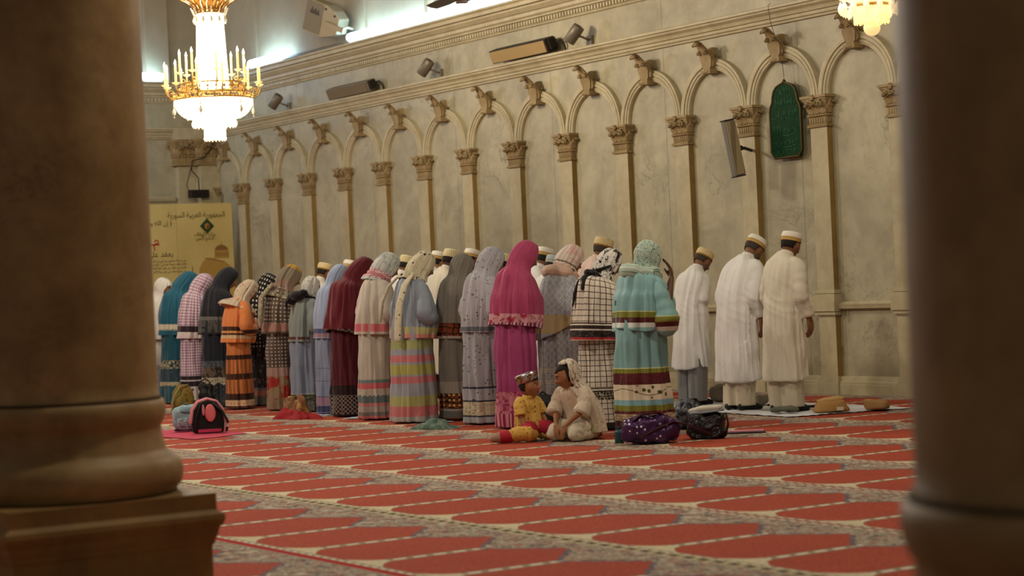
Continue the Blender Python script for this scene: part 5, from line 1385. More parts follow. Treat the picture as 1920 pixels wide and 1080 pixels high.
# black bag with white bundle on top
x, y = -12.80, 9.86
t = thing('carrier_bag', 'black plastic bag with a folded white cloth on top, beside the purple bag', 'bag', (x, y, 0), facing(x, y, -.05))
gb = NG('black plastic', .22, 0, .5); gb.color(lin((16, 16, 18))); gb.bump(gb.noise(gb.obj(), 11, 4, .6, 1.5), 1.0, .05)
mb = MB(); sbox(mb, (0, 0, .098), (.15, .10, .098), .55, 32, 20, wr=.04, seed=14); mb.build('body', gb.m, t)
mb = MB(); mb.tube([(.10, -.06, .16), (.155, -.07, .20), (.17, -.07, .12), (.15, -.07, .04)], .009, 8); mb.build('handle', gb.m, t); mb = MB(); mb.tube([(-.13, -.08, .20), (-.12, -.1, .14), (-.05, -.11, .18)], .008, 8); mb.build('handle', gb.m, t)
t = thing('folded_cloth', 'folded white cloth resting on the black plastic bag', 'cloth', (x-.01, y+.01, .205), facing(x, y, -.15))
mb = MB(); sbox(mb, (0, 0, .028), (.13, .08, .022), .5, 30, 12, wr=.015, seed=4, M=Matrix.Rotation(-.12, 4, 'Y')); mb.build('top_fold', plain('white linen', (206, 202, 190), .85), t)
mb = MB(); sbox(mb, (0, 0, .008), (.135, .085, .012), .5, 30, 12, wr=.012, seed=6, M=Matrix.Rotation(-.10, 4, 'Y')); mb.build('lower_fold', plain('blue striped linen', (150, 160, 172), .85), t)
# small bottle
t = thing('water_bottle', 'small dark teal bottle at the hem of the aqua skirt', 'bottle', (-13.12, 9.24, 0))
MB().lathe([(.03, 0), (.036, .005), (.036, .085), (.03, .10), (.014, .112)], 20).build('body', plain('teal plastic', (34, 76, 84), .3), t)
MB().lathe([(.015, .110), (.016, .113), (.016, .130), (.012, .132)], 16).build('cap', plain('dark cap', (24, 34, 40), .4), t)
# grey glitter bag
t = thing('handbag', 'grey and black glittery bag slumped behind the black plastic one', 'bag', (-13.72, 10.42, 0), .7)
gg = NG('grey glitter cloth', .4, .2); gg.color(gg.mix(gg.ramp(gg.noise(gg.obj(), 30, 3), [(.45, G(0)), (.6, G(1))]), lin((40, 42, 50)), lin((120, 122, 132)))); gg.bump(gg.noise(gg.obj(), 14, 3), .7, .03)
mb = MB(); sbox(mb, (0, 0, .11), (.16, .10, .11), .8, wr=.06, seed=21); mb.build('body', gg.m, t)
mb = MB(); mb.tube([(-.08, 0, .19), (-.04, 0, .25), (.04, 0, .25), (.08, 0, .19)], .008, 8); mb.build('handle', BLK, t)
# black sock ball
o = heap((.12, .09), .10, 31, rough=.35).build('cloth', plain('black fleece', (16, 16, 18), .95)); o.location = (-15.42, 11.72, .012)
tag(o, 'small heap of black cloth beside the grey-trousered man on the white sheet', 'cloth')
# pink booklet
t = thing('booklet', 'pink and black booklet lying open right of the black plastic bag', 'book', (-12.95, 10.36, 0), .9)
MB().box((-.16, -.07, .002), (.16, .07, .010)).build('cover', plain('black cover', (24, 22, 28), .5), t)
MB().box((-.155, -.02, .010), (.15, .075, .020)).build('page', plain('pink page', (222, 150, 168), .6), t)
# the white sheet and what lies on it
SHEET = cloth('white prayer sheet', (214, 218, 224), (), [('blot', (180, 186, 196), 3, -5, 5, .4)], objuv=True, H=1)
tag(flat_cloth('prayer_sheet', [(-16.35, 11.75), (-13.90, 11.62), (-13.62, 12.85), (-16.95, 13.05)], .003, SHEET, 4, .010, 60), 'long white sheet spread on the carpet under the standing men', 'sheet')
def soft(name, label, cat, x, y, z, r, col, seed, rz=0, wr=.02, e=.5):
    m_ = plain('%s cloth %d %d %d' % (name, *col), col, .85)
    mb = MB(); sbox(mb, (0, 0, r[2]+.002), r, e, 32, 18, wr=wr, seed=seed)
    o = mb.build(name, m_); o.location = (x, y, z); o.rotation_euler = (0, 0, rz); tag(o, label, cat); return o
soft('rolled_cloth', 'grey beige rolled cloth standing on the sheet left of the bowing man', 'cloth', -16.20, 12.72, .008, (.13, .11, .085), (150, 142, 124), 2, .3)
soft('rolled_cloth', 'small grey beige bundle just right of the bowing man\'s ankle', 'cloth', -15.35, 12.45, .008, (.10, .08, .055), (152, 146, 130), 5)
t = thing('shoe_bag', 'tan cloth bag with a folded top, at the right end of the white sheet', 'bag', (-13.92, 12.12, .012), facing(-13.9, 12.1, .2))
TAN = plain('tan canvas', (170, 130, 76), .8)
mb = MB(); sbox(mb, (0, 0, .055), (.17, .11, .052), .42, 32, 18, wr=.016, seed=17, taper=.35); mb.build('body', TAN, t)
mb = MB(); sbox(mb, (.02, .02, .112), (.13, .05, .018), .6, 26, 12, wr=.015, seed=18, M=Matrix.Rotation(-.10, 4, 'Y')); mb.build('folded_flap', plain('pale canvas', (196, 160, 106), .8), t)
mb = MB(); mb.box((.03, -.112, .02), (.09, -.104, .05)); mb.build('tag', plain('white tag', (226, 220, 206), .7), t)
soft('rolled_cloth', 'short tan roll with an olive patch, right of the tan bag', 'cloth', -13.72, 12.48, .012, (.11, .07, .045), (160, 126, 80), 23, .5)
t = thing('spectacles_strap', 'thin dark curved strap lying on the white sheet', 'strap', (-14.72, 12.42, .02), .4)
mb = MB(); mb.tube([(.075*cos(a*PI/12+PI), .10*sin(a*PI/12+PI), .012) for a in range(13)], .006, 8); mb.build('loop', plain('dark cord', (30, 34, 46), .6), t)
mb = MB(); mb.ball((-.075, 0, .012), .010, 8, 6); mb.ball((.075, 0, .012), .010, 8, 6); mb.build('tip', plain('dark cord end', (24, 26, 34), .5), t)
o = soft('slipper', 'flat dark slipper on the sheet, beside the curved strap', 'shoe', -14.38, 12.35, .018, (.13, .045, .014), (28, 32, 46), 33, .35, .01, .8)
o = soft('slipper', 'grey green slipper at the heel of the rightmost man', 'shoe', -14.22, 11.84, .018, (.13, .055, .028), (96, 100, 84), 34, .9, .02, .8)
o = soft('slipper', 'black slipper on the sheet just right of the bowing man', 'shoe', -14.98, 12.32, .018, (.06, .03, .014), (24, 24, 28), 35, .2, .01, .8)
PAP = cloth('white and blue paper', (206, 212, 222), (), [('hstripes', (110, 140, 180), 30, -5, 5, .5)], objuv=True, H=1)
for (x, y, lab, rz) in ((-19.16, 9.72, 'white folded paper at the feet of the powder blue woman', .3), (-16.86, 9.72, 'striped white cloth showing between the pastel and micro-check skirts', .1), (-18.22, 9.70, 'white paper corner between the maroon and off-white skirts', .5)):
    o = flat_cloth('prayer_cloth', [(-.17, -.13), (.17, -.13), (.17, .13), (-.17, .13)], .003, PAP, int(-x*3), .006, 10); o.location = (x, y, 0); o.rotation_euler = (0, 0, rz); tag(o, lab, 'cloth')
# ================================================================ fittings on the wall
TUBE = NG('fluorescent glow', .4); TUBE.color(lin((235, 245, 255))); TUBE.b.inputs['Emission Color'].default_value = (.36, .66, 1.0, 1); TUBE.b.inputs['Emission Strength'].default_value = 38; TUBE = TUBE.m
WMET = plain('white enamel', (206, 206, 200), .5); GMET = plain('grey metal', (120, 112, 96), .45, .3); DKM = plain('dark metal', (42, 36, 32), .5, .4)
def tube_lamp(loc, L, label, rot=0):
    t = thing('tube_light', label, 'light', loc, rot, 'fluorescent tubes on the upper cornice')
    mb = MB(); mb.box((-L/2, -.03, -.035), (L/2, .045, .005)); mb.build('batten', WMET, t)
    mb = MB(); mb.tube([(-L/2+.03, -.03, .045), (L/2-.03, -.03, .045)], .058, 14); mb.build('tube', TUBE, t)
    mb = MB()
    for s_ in (-1, 1): mb.box((s_*(L/2-.015)-.012, -.06, .0), (s_*(L/2-.015)+.012, .0, .066))
    mb.build('end_cap', WMET, t)
TX = [(-25.30, 'leftmost tube of the lit run above the cornice'), (-24.14, 'second fluorescent tube from the left in the long run'), (-22.98, 'third fluorescent tube from the left in the long run'), (-21.82, 'rightmost visible tube of the long run, behind the fan')]
for x, lab in TX: tube_lamp((x, WY-.20, 4.84), 1.12, lab)
tube_lamp((-28.60, WY-.20, 4.84), 1.14, 'single fluorescent tube right of the big chandelier')
tube_lamp((XC+.20, 12.55, 4.84), 1.2, 'fluorescent tube on the end wall left of the chandelier', PI/2)
# conduit under the tubes
mb = MB(); mb.tube([(-28.0, WY-.19, 4.84), (-25.9, WY-.19, 4.84)], .022, 10); tag(mb.build('conduit', GMET), 'bare grey conduit along the cornice joining two tube lights', 'pipe')

def spot(x, label, tilt):
    t = thing('spotlight', label, 'spotlight', (x, WY-.02, 4.08), 0, 'small spotlights above the arcade')
    mb = MB(); mb.box((-.05, -.02, 0), (.05, .02, .12)); mb.build('wall_plate', GMET, t)
    mb = MB(); mb.tube([(0, -.02, .07), (0, -.11, .10), (-.03, -.15, .12)], .014, 8); mb.build('arm', GMET, t)
    M = Matrix.Translation((-.05, -.20, .14)) @ Matrix.Rotation(-.55, 4, 'Y') @ Matrix.Rotation(tilt, 4, 'X')
    M = Matrix.Translation((-.05, -.20, .14)) @ Matrix.Rotation(.62, 4, 'Y') @ Matrix.Rotation(-.35, 4, 'X')
    mb = MB(); mb.lathe([(.060, -.11), (.072, -.11), (.074, .10), (.068, .115), (.03, .12)], 24, (0, 0, 0), 0, M, True, False); mb.build('housing', GMET, t)
    mb = MB(); mb.lathe([(.002, -.09), (.060, -.095), (.062, -.108)], 24, (0, 0, 0), 0, M, True, False); mb.build('lens', plain('dark lens', (50, 44, 38), .2), t)
spot(-28.30, 'small cylindrical spotlight nearest the big chandelier', .5)
spot(-23.70, 'small cylindrical spotlight midway along the cornice, with a round cast shadow', .5)
spot(-20.15, 'small grey spotlight right of the long tan wall speaker', .5)

def wall_speaker(x0, x1, label, front, z0=4.10, h=.17):
    t = thing('wall_speaker', label, 'speaker', ((x0+x1)/2, WY-.12, z0), 0)
    L = x1-x0
    M = Matrix.Rotation(.35, 4, 'X')
    mb = MB(); mb.box((-L/2, -.07, 0), (L/2, .07, h), 0, M); mb.build('cabinet', DKM if front else GMET, t, bevel=.008)
    mb = MB(); mb.box((-L/2+.03, -.082, .012), (L/2-.03, -.068, h-.012), 0, M); mb.build('grille', plain('straw grille', (160, 136, 92), .8) if front else plain('grey grille', (112, 98, 74), .7), t)
    mb = MB(); mb.box((L/2-.01, -.05, .03), (L/2+.05, .05, h-.01), 0, M); mb.tube([(L/2+.04, 0, .10), (L/2+.10, .04, .12), (L/2+.13, .08, .05), (L/2+.12, .1, -.02)], .012, 8); mb.build('bracket', DKM, t)
wall_speaker(-26.65, -25.40, 'short brown wall speaker on the cornice, left of the middle spotlight', False, 4.09, .16)
wall_speaker(-22.10, -20.80, 'long tan-fronted wall speaker with black ends, on the cornice', True, 4.10, .17)

# floodlight-like horn
t = thing('horn_speaker', 'boxy grey beige horn speaker on a bracket high on the wall', 'speaker', (-26.15, WY-.10, 5.15), 0)
HB = plain('beige plastic', (160, 146, 116), .6); HG = plain('grey mesh', (124, 114, 94), .7)
M = Matrix.Translation((-.02, -.28, .0)) @ Matrix.Rotation(.42, 4, 'Y') @ Matrix.Rotation(-.05, 4, 'X') @ Matrix.Rotation(.35, 4, 'Z')
mb = MB(); o1 = [(-.36, -.20), (-.30, -.235), (0, -.235), (.18, -.16), (.28, -.10), (.28, .12), (.16, .2), (0, .25), (-.30, .25), (-.36, .22)]
mb.prism(o1, -.11, .11, 'y', 0, M); mb.build('body', HB, t, bevel=.015)
mb = MB(); mb.box((-.37, -.118, -.21), (-.04, -.108, .23), 0, M); mb.build('grille', HG, t, bevel=.01)
mb = MB(); mb.prism([(-.28, .08), (-.25, .16), (-.22, .09), (-.19, .15), (-.15, .09), (-.13, .15), (-.10, .08), (-.10, .06), (-.28, .06)], -.123, -.117, 'y', 0, M); mb.build('badge', plain('dark badge', (70, 62, 50), .6), t)
mb = MB(); mb.box((.05, -.15, -.04), (.42, -.12, .03), 0, M); mb.tube([(.34, -.13, 0), (.36, .0, .03), (.34, .14, 0)], .022, 8, 0, M); mb.build('bracket', HB, t)
mb = MB()
for q_ in ((0, .19), (.10, -.0), (.19, .14)): mb.ball((q_[0], -.115, q_[1]), (.018, .01, .018), 10, 6, 0, M)
mb.build('bolt', DKM, t)
mb = MB(); mb.tube([(-.12, .06, -.22), (-.15, .08, -.3), (-.14, .08, -.36)], .006, 6); mb.build('cable', DKM, t)

# column speaker beside the third capital from the right
t = thing('column_speaker', 'tall tilted beige column speaker mounted left of the green plaque', 'speaker', (-17.03, 13.69, 2.31), 0)
M = Matrix.Rotation(1.25, 4, 'Z') @ Matrix.Rotation(-.17, 4, 'Y')
mb = MB(); mb.box((-.055, -.06, 0), (.06, .06, .60), 0, M); mb.build('cabinet', plain('grey speaker side', (112, 108, 102), .6), t, bevel=.012)
gs = NG('pleated beige grille', .8); sx_ = gs.sep(gs.obj()); gs.color(gs.mix(step_lo(gs, gs.math('FRACT', gs.math('MULTIPLY', sx_[0], 24)), .4), lin((150, 136, 104)), lin((122, 108, 80))))
mb = MB(); mb.box((-.045, -.075, .015), (.060, -.058, .585), 0, M); mb.build('grille', gs.m, t, bevel=.004)
mb = MB(); mb.box((-.06, -.065, .597), (.064, .065, .61), 0, M); mb.box((-.06, -.065, -.008), (.064, .065, .003), 0, M); mb.build('end_plate', plain('black edging', (40, 36, 30), .6), t)
mb = MB(); mb.tube([(-.02, .05, .30), (-.05, .14, .30), (-.10, .27, .28)], .018, 8); mb.ball((-.03, .07, .30), .03, 10, 8); mb.build('bracket', DKM, t)

# green plaque
t = thing('green_plaque', 'green carved plaque with a pointed lobed top hanging in an arch of the wall', 'plaque', (-16.555, WY-.075, 2.462), 0)
half = [(.195, 0), (.250, .065), (.252, .50), (.235, .56), (.205, .60), (.198, .66), (.175, .72), (.13, .765), (.06, .79), (.018, .800), (0, .828)]
out = [(a, b) for a, b in half] + [(-a, b) for a, b in reversed(half[:-1])]
mb = MB(); mb.prism(out, -.012, .012, 'y'); mb.build('panel', plain('carved green lacquer', (16, 62, 32), .75, 0, .5, 0, .15), t, bevel=.004)
mb = MB(); mb.tube([(a*.985, -.014, .012+b*.975) for a, b in out+[out[0]]], .009, 6); mb.build('rim', plain('brown gilt rim', (96, 70, 32), .5, .3), t)
GT = plain('jade raised lettering', (30, 88, 60), .4, .1)
rnd = random.Random(5); mb = MB()
for (z0, z1, w, n_) in ((.66, .745, .11, 6), (.53, .63, .17, 10), (.40, .50, .20, 12), (.25, .35, .20, 8), (.13, .20, .20, 6), (.05, .10, .18, 5)):
    for i in range(n_):
        x = -w+2*w*(i+.5)/n_+rnd.uniform(-.012, .012); k = rnd.random()
        if k < .5: mb.tube([(x, -.013, z0+rnd.uniform(0, .03)), (x+rnd.uniform(-.008, .008), -.016, (z0+z1)/2), (x+rnd.uniform(-.012, .012), -.013, z1)], .0042, 6)
        else:
            r_ = rnd.uniform(.014, .03); a0 = rnd.uniform(0, 6)
            mb.tube([(x+r_*cos(a0+j*.5)*1.3, -.014, (z0+z1)/2-.01+r_*sin(a0+j*.5)) for j in range(8)], .004, 6)
    if z0 in (.25, .13): mb.tube([(-w*.2, -.014, z0-.01), (w*.3, -.014, z0-.014), (w*.85, -.014, z0+.002)], .005, 6)
mb.build('lettering', GT, t)
mb = MB(); mb.tube([(0, 0, .82), (-.03, 0, 1.10), (-.035, -.12, 1.42), (-.03, -.15, 1.60), (-.045, -.10, 1.63)], .003, 5); mb.build('hanging_wire', DKM, t)

# ---------------------------------------------------------------- display board with printed text
import unicodedata
_forms = {}
for cp in list(range(0xFE70, 0xFEFD)):
    d = unicodedata.decomposition(chr(cp)).split()
    if len(d) >= 2 and d[0] in ('<isolated>', '<final>', '<initial>', '<medial>'):
        _forms.setdefault(''.join(chr(int(q, 16)) for q in d[1:]), {})[d[0][1:-1]] = chr(cp)
def arabic(s):
    out = []; i = 0; s = s.replace('\u0644\u0627', '\u0001')
    base = lambda ch: '\u0644\u0627' if ch == '\u0001' else ch
    def dual(ch): return 'initial' in _forms.get(base(ch), {})
    def any_(ch): return base(ch) in _forms and 'final' in _forms[base(ch)]
    for i, ch in enumerate(s):
        f = _forms.get(base(ch))
        if not f: out.append(ch); continue
        prev = i > 0 and dual(s[i-1]) and any_(ch); nxt = i+1 < len(s) and dual(ch) and any_(s[i+1])
        k = 'medial' if prev and nxt else 'final' if prev else 'initial' if nxt else 'isolated'
        out.append(f.get(k) or f.get('isolated'))
    return ''.join(reversed(out))
BX = -30.20
t = thing('display_board', 'tall cream display board printed with script and a domed building', 'display board', (BX, 12.5, 0), PI/2)
# local: x runs along the board (world y), -y faces the camera side, z up
L0, L1 = -.9, 1.37
gp_ = NG('printed cream board', .5); ob_ = gp_.obj(); gp_.color(gp_.mix(gp_.ramp(gp_.noise(ob_, 1.2, 3), [(.3, G(0)), (.7, G(1))]), lin((206, 190, 128)), lin((186, 168, 104))))
MB().box((L0, 0, .12), (L1, .05, 2.775)).build('panel', gp_.m, t, bevel=.006)
MB().box((L0+.2, -.18, 0), (L0+.28, .22, .03)).box((L0+.22, .01, .02), (L0+.26, .04, .13)).box((L1-.28, -.18, 0), (L1-.2, .22, .03)).box((L1-.26, .01, .02), (L1-.22, .04, .13)).build('foot', GMET, t)
MB().box((.400, -.0015, .12), (.404, .001, 2.77)).build('seam', plain('board seam', (150, 134, 84), .7), t)
def board_text(s, x, z, size, mat, align='RIGHT', name='lettering', sx=1.0):
    c = bpy.data.curves.new('tmp', 'FONT'); c.body = arabic(s); c.size = size; c.align_x = align; c.extrude = .0012; c.resolution_u = 3
    o = bpy.data.objects.new('tmp', c); COL.objects.link(o)
    dg = bpy.context.evaluated_depsgraph_get(); me = bpy.data.meshes.new_from_object(o.evaluated_get(dg)); bpy.data.objects.remove(o); me.materials.clear()
    q = link_mesh(name, me, mat, t); q.matrix_local = Matrix.Translation((x, -.003, z)) @ Matrix.Rotation(PI/2, 4, 'X') @ Matrix.Scale(sx, 4, (1, 0, 0))
    return q
INK = plain('olive print ink', (84, 70, 30), .7); REDI = plain('red print ink', (168, 44, 40), .7)
board_text('الجمهورية العربية السورية', 1.245, 2.555, .125, INK, sx=.80)
board_text('وزارة الأوقاف', 1.06, 2.255, .085, INK, sx=.85)
board_text('- الجامع الأموي -', 1.07, 2.195, .070, INK, sx=.85)
board_text('﴿ إن الله ومن', .33, 2.440, .105, INK, sx=.9)
board_text('يعقد على', .33, 1.945, .12, INK, sx=1.0)
board_text('مـ', .10, 2.13, .22, REDI); MB().box((-.12, -.003, 2.125), (.10, 0, 2.145)).build('lettering', REDI, t)
for i, s in enumerate(('من مدينة دمشق من ابي بن قلب من', 'كلمة وفيه جمعة عام ابي . كلمة و زمن', 'كلمة بيت فقه من عهد عام كلمة هدى', 'من مدينة عقد ابي من سنة كلام')):
    board_text(s, .54, 1.865-.057*i, .050, INK, sx=.92)
em = MB(); em.prism([(.80, 2.41), (.925, 2.535), (1.05, 2.41), (.925, 2.285)], -.004, -.001, 'y'); eo = em.build('emblem', plain('green emblem ink', (36, 84, 34), .6), t)
em = MB(); em.prism([(.825, 2.41), (.925, 2.51), (1.025, 2.41), (.925, 2.31)], -.0055, -.004, 'y'); em.build('emblem_field', plain('dark emblem ink', (44, 60, 24), .6), eo)
em = MB(); em.ball((.925, -.005, 2.41), (.045, .0035, .05), 16, 8); em.build('emblem_centre', plain('gold emblem ink', (160, 120, 60), .5), eo)
em = MB(); em.ball((.935, -.0085, 2.40), (.018, .002, .03), 12, 6); em.build('emblem_mark', plain('red emblem ink', (130, 50, 24), .5), eo)
TANI = plain('ochre print ink', (172, 140, 70), .7); TAN2 = plain('dark ochre print ink', (130, 98, 52), .7); TAN3 = plain('pale ochre print ink', (196, 168, 98), .7)
bl = MB(); cx, cz = 1.155, 2.02
bl.prism([(cx+.115*cos(a*PI/16), cz+.085*sin(a*PI/16)) for a in range(17)], -.003, 0, 'y', 0); bl.prism([(cx-.006, cz+.08), (cx+.006, cz+.08), (cx, cz+.14)], -.003, 0, 'y', 0)
for k in range(7): x = cx-.10+.034*k; bl.prism([(x, cz-.10), (x+.012, cz-.10), (x+.012, cz-.03), (x, cz-.03)], -.005, -.003, 'y', 0)
bl.prism([(.86, 1.905), (1.20, 1.845), (1.20, 1.832), (.86, 1.893)], -.005, -.003, 'y', 0)
bl.prism([(.63, 1.60), (.652, 1.60), (.648, 1.74), (.641, 1.80), (.634, 1.74)], -.003, 0, 'y', 0)
bl.build('printed_dome', TAN2, t)
bl = MB(); bl.prism([(cx-.13, cz-.13), (cx+.13, cz-.13), (cx+.13, cz-.10), (cx+.12, cz), (cx-.12, cz), (cx-.125, cz-.1)], -.003, 0, 'y')
bl.prism([(.75, 1.3), (1.365, 1.3), (1.365, 1.72), (1.20, 1.84), (1.0, 1.90), (.90, 1.905), (.82, 1.84), (.76, 1.74)], -.0025, 0, 'y'); bl.build('printed_hall', TANI, t)
bl = MB(); bl.prism([(.50, .8), (1.366, .8), (1.366, 1.66), (1.10, 1.60), (.90, 1.52), (.62, 1.50)], -.0035, 0, 'y'); bl.build('printed_roof', TAN3, t)

# black box and its cable on the corner pilaster
t = thing('junction_box', 'small black box above the display board, fed by a cable', 'box', (XC+.42, 13.62, 2.90), 0)
MB().box((-.10, -.16, 0), (.04, .16, .13)).build('housing', DKM, t, bevel=.008)
mb = MB(); mb.tube([(0, 0, .12), (.01, -.01, .32), (0, -.12, .45), (0, -.10, .60), (0, .12, .66), (-.02, .30, .86), (-.03, .42, 1.15)], .010, 8); mb.tube([(0, -.14, .05), (0, -.22, .2), (0, -.16, .4), (0, -.12, .5)], .007, 8); mb.build('cable', DKM, t)

# ---------------------------------------------------------------- ceiling fan
fx, fy, fz = -14.53, 8.84, 3.66
t = thing('ceiling_fan', 'dark ceiling fan hanging at the top edge in front of the lit tubes', 'fan', (fx, fy, fz), .35)
FM = plain('brown fan enamel', (74, 62, 56), .35, .2)
MB().lathe([(.02, -.015), (.07, -.01), (.10, .01), (.11, .04), (.10, .09), (.05, .12), (.02, .14)], 32).build('motor_housing', FM, t)
MB().lathe([(.002, -.03), (.05, -.03), (.055, -.012), (.05, -.005)], 24).build('bottom_cap', plain('pale fan cap', (170, 166, 158), .4), t)
MB().lathe([(.012, .12), (.012, 5.3)], 10).build('down_rod', FM, t)
for k in range(3):
    a = 2*PI*k/3+.55
    M = Matrix.Rotation(a, 4, 'Z')
    mb = MB(); mb.add(*[[(.10, -.03, .03), (.18, -.055, .025), (.45, -.065, .02), (.68, -.05, .02), (.70, 0, .03), (.68, .05, .045), (.45, .065, .045), (.18, .05, .04), (.10, .03, .04)] + [(.10, -.03, .037), (.18, -.055, .032), (.45, -.065, .027), (.68, -.05, .027), (.70, 0, .037), (.68, .05, .052), (.45, .065, .052), (.18, .05, .047), (.10, .03, .047)],
        [tuple(range(9)), tuple(range(17, 8, -1))]+[(i, i+9, (i+1) % 9+9, (i+1) % 9) for i in range(9)]], None, 0, False, M)
    mb.build('blade', FM, t)

# ---------------------------------------------------------------- chandeliers
GOLD = plain('gilt brass', (214, 176, 104), .35, .7, .25); GOLDD = plain('aged gilt brass', (164, 124, 66), .4, .7, .3)
def glow(name, c, e, base=(255, 244, 220)):
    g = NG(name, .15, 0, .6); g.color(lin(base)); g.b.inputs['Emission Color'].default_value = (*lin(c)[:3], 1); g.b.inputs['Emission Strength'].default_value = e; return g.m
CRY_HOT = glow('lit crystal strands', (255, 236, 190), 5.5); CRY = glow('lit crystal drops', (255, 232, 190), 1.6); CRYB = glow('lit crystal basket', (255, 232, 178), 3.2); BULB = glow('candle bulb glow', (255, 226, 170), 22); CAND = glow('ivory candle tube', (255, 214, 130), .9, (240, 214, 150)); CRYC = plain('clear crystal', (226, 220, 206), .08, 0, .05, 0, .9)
def strand(mb, p0, p1, sag=0, r=.008, n=14, out=0):
    p0, p1 = Vector(p0), Vector(p1)
    for i in range(n):
        q = (i+.5)/n; p = p0.lerp(p1, q); p.z -= sag*4*q*(1-q)
        if out: d = Vector((p.x, p.y, 0)); p += d.normalized()*out*4*q*(1-q) if d.length > 1e-4 else Vector()
        mb.ball(p, (r, r, r*1.25), 5, 4)
def pend(mb, x, y, z, s=1.0):
    mb.lathe([(.001, -.075*s), (.014*s, -.055*s), (.016*s, -.035*s), (.007*s, -.012*s), (.002, 0)], 6, (x, y, z)); mb.ball((x, y, z+.012*s), .007*s, 6, 4)
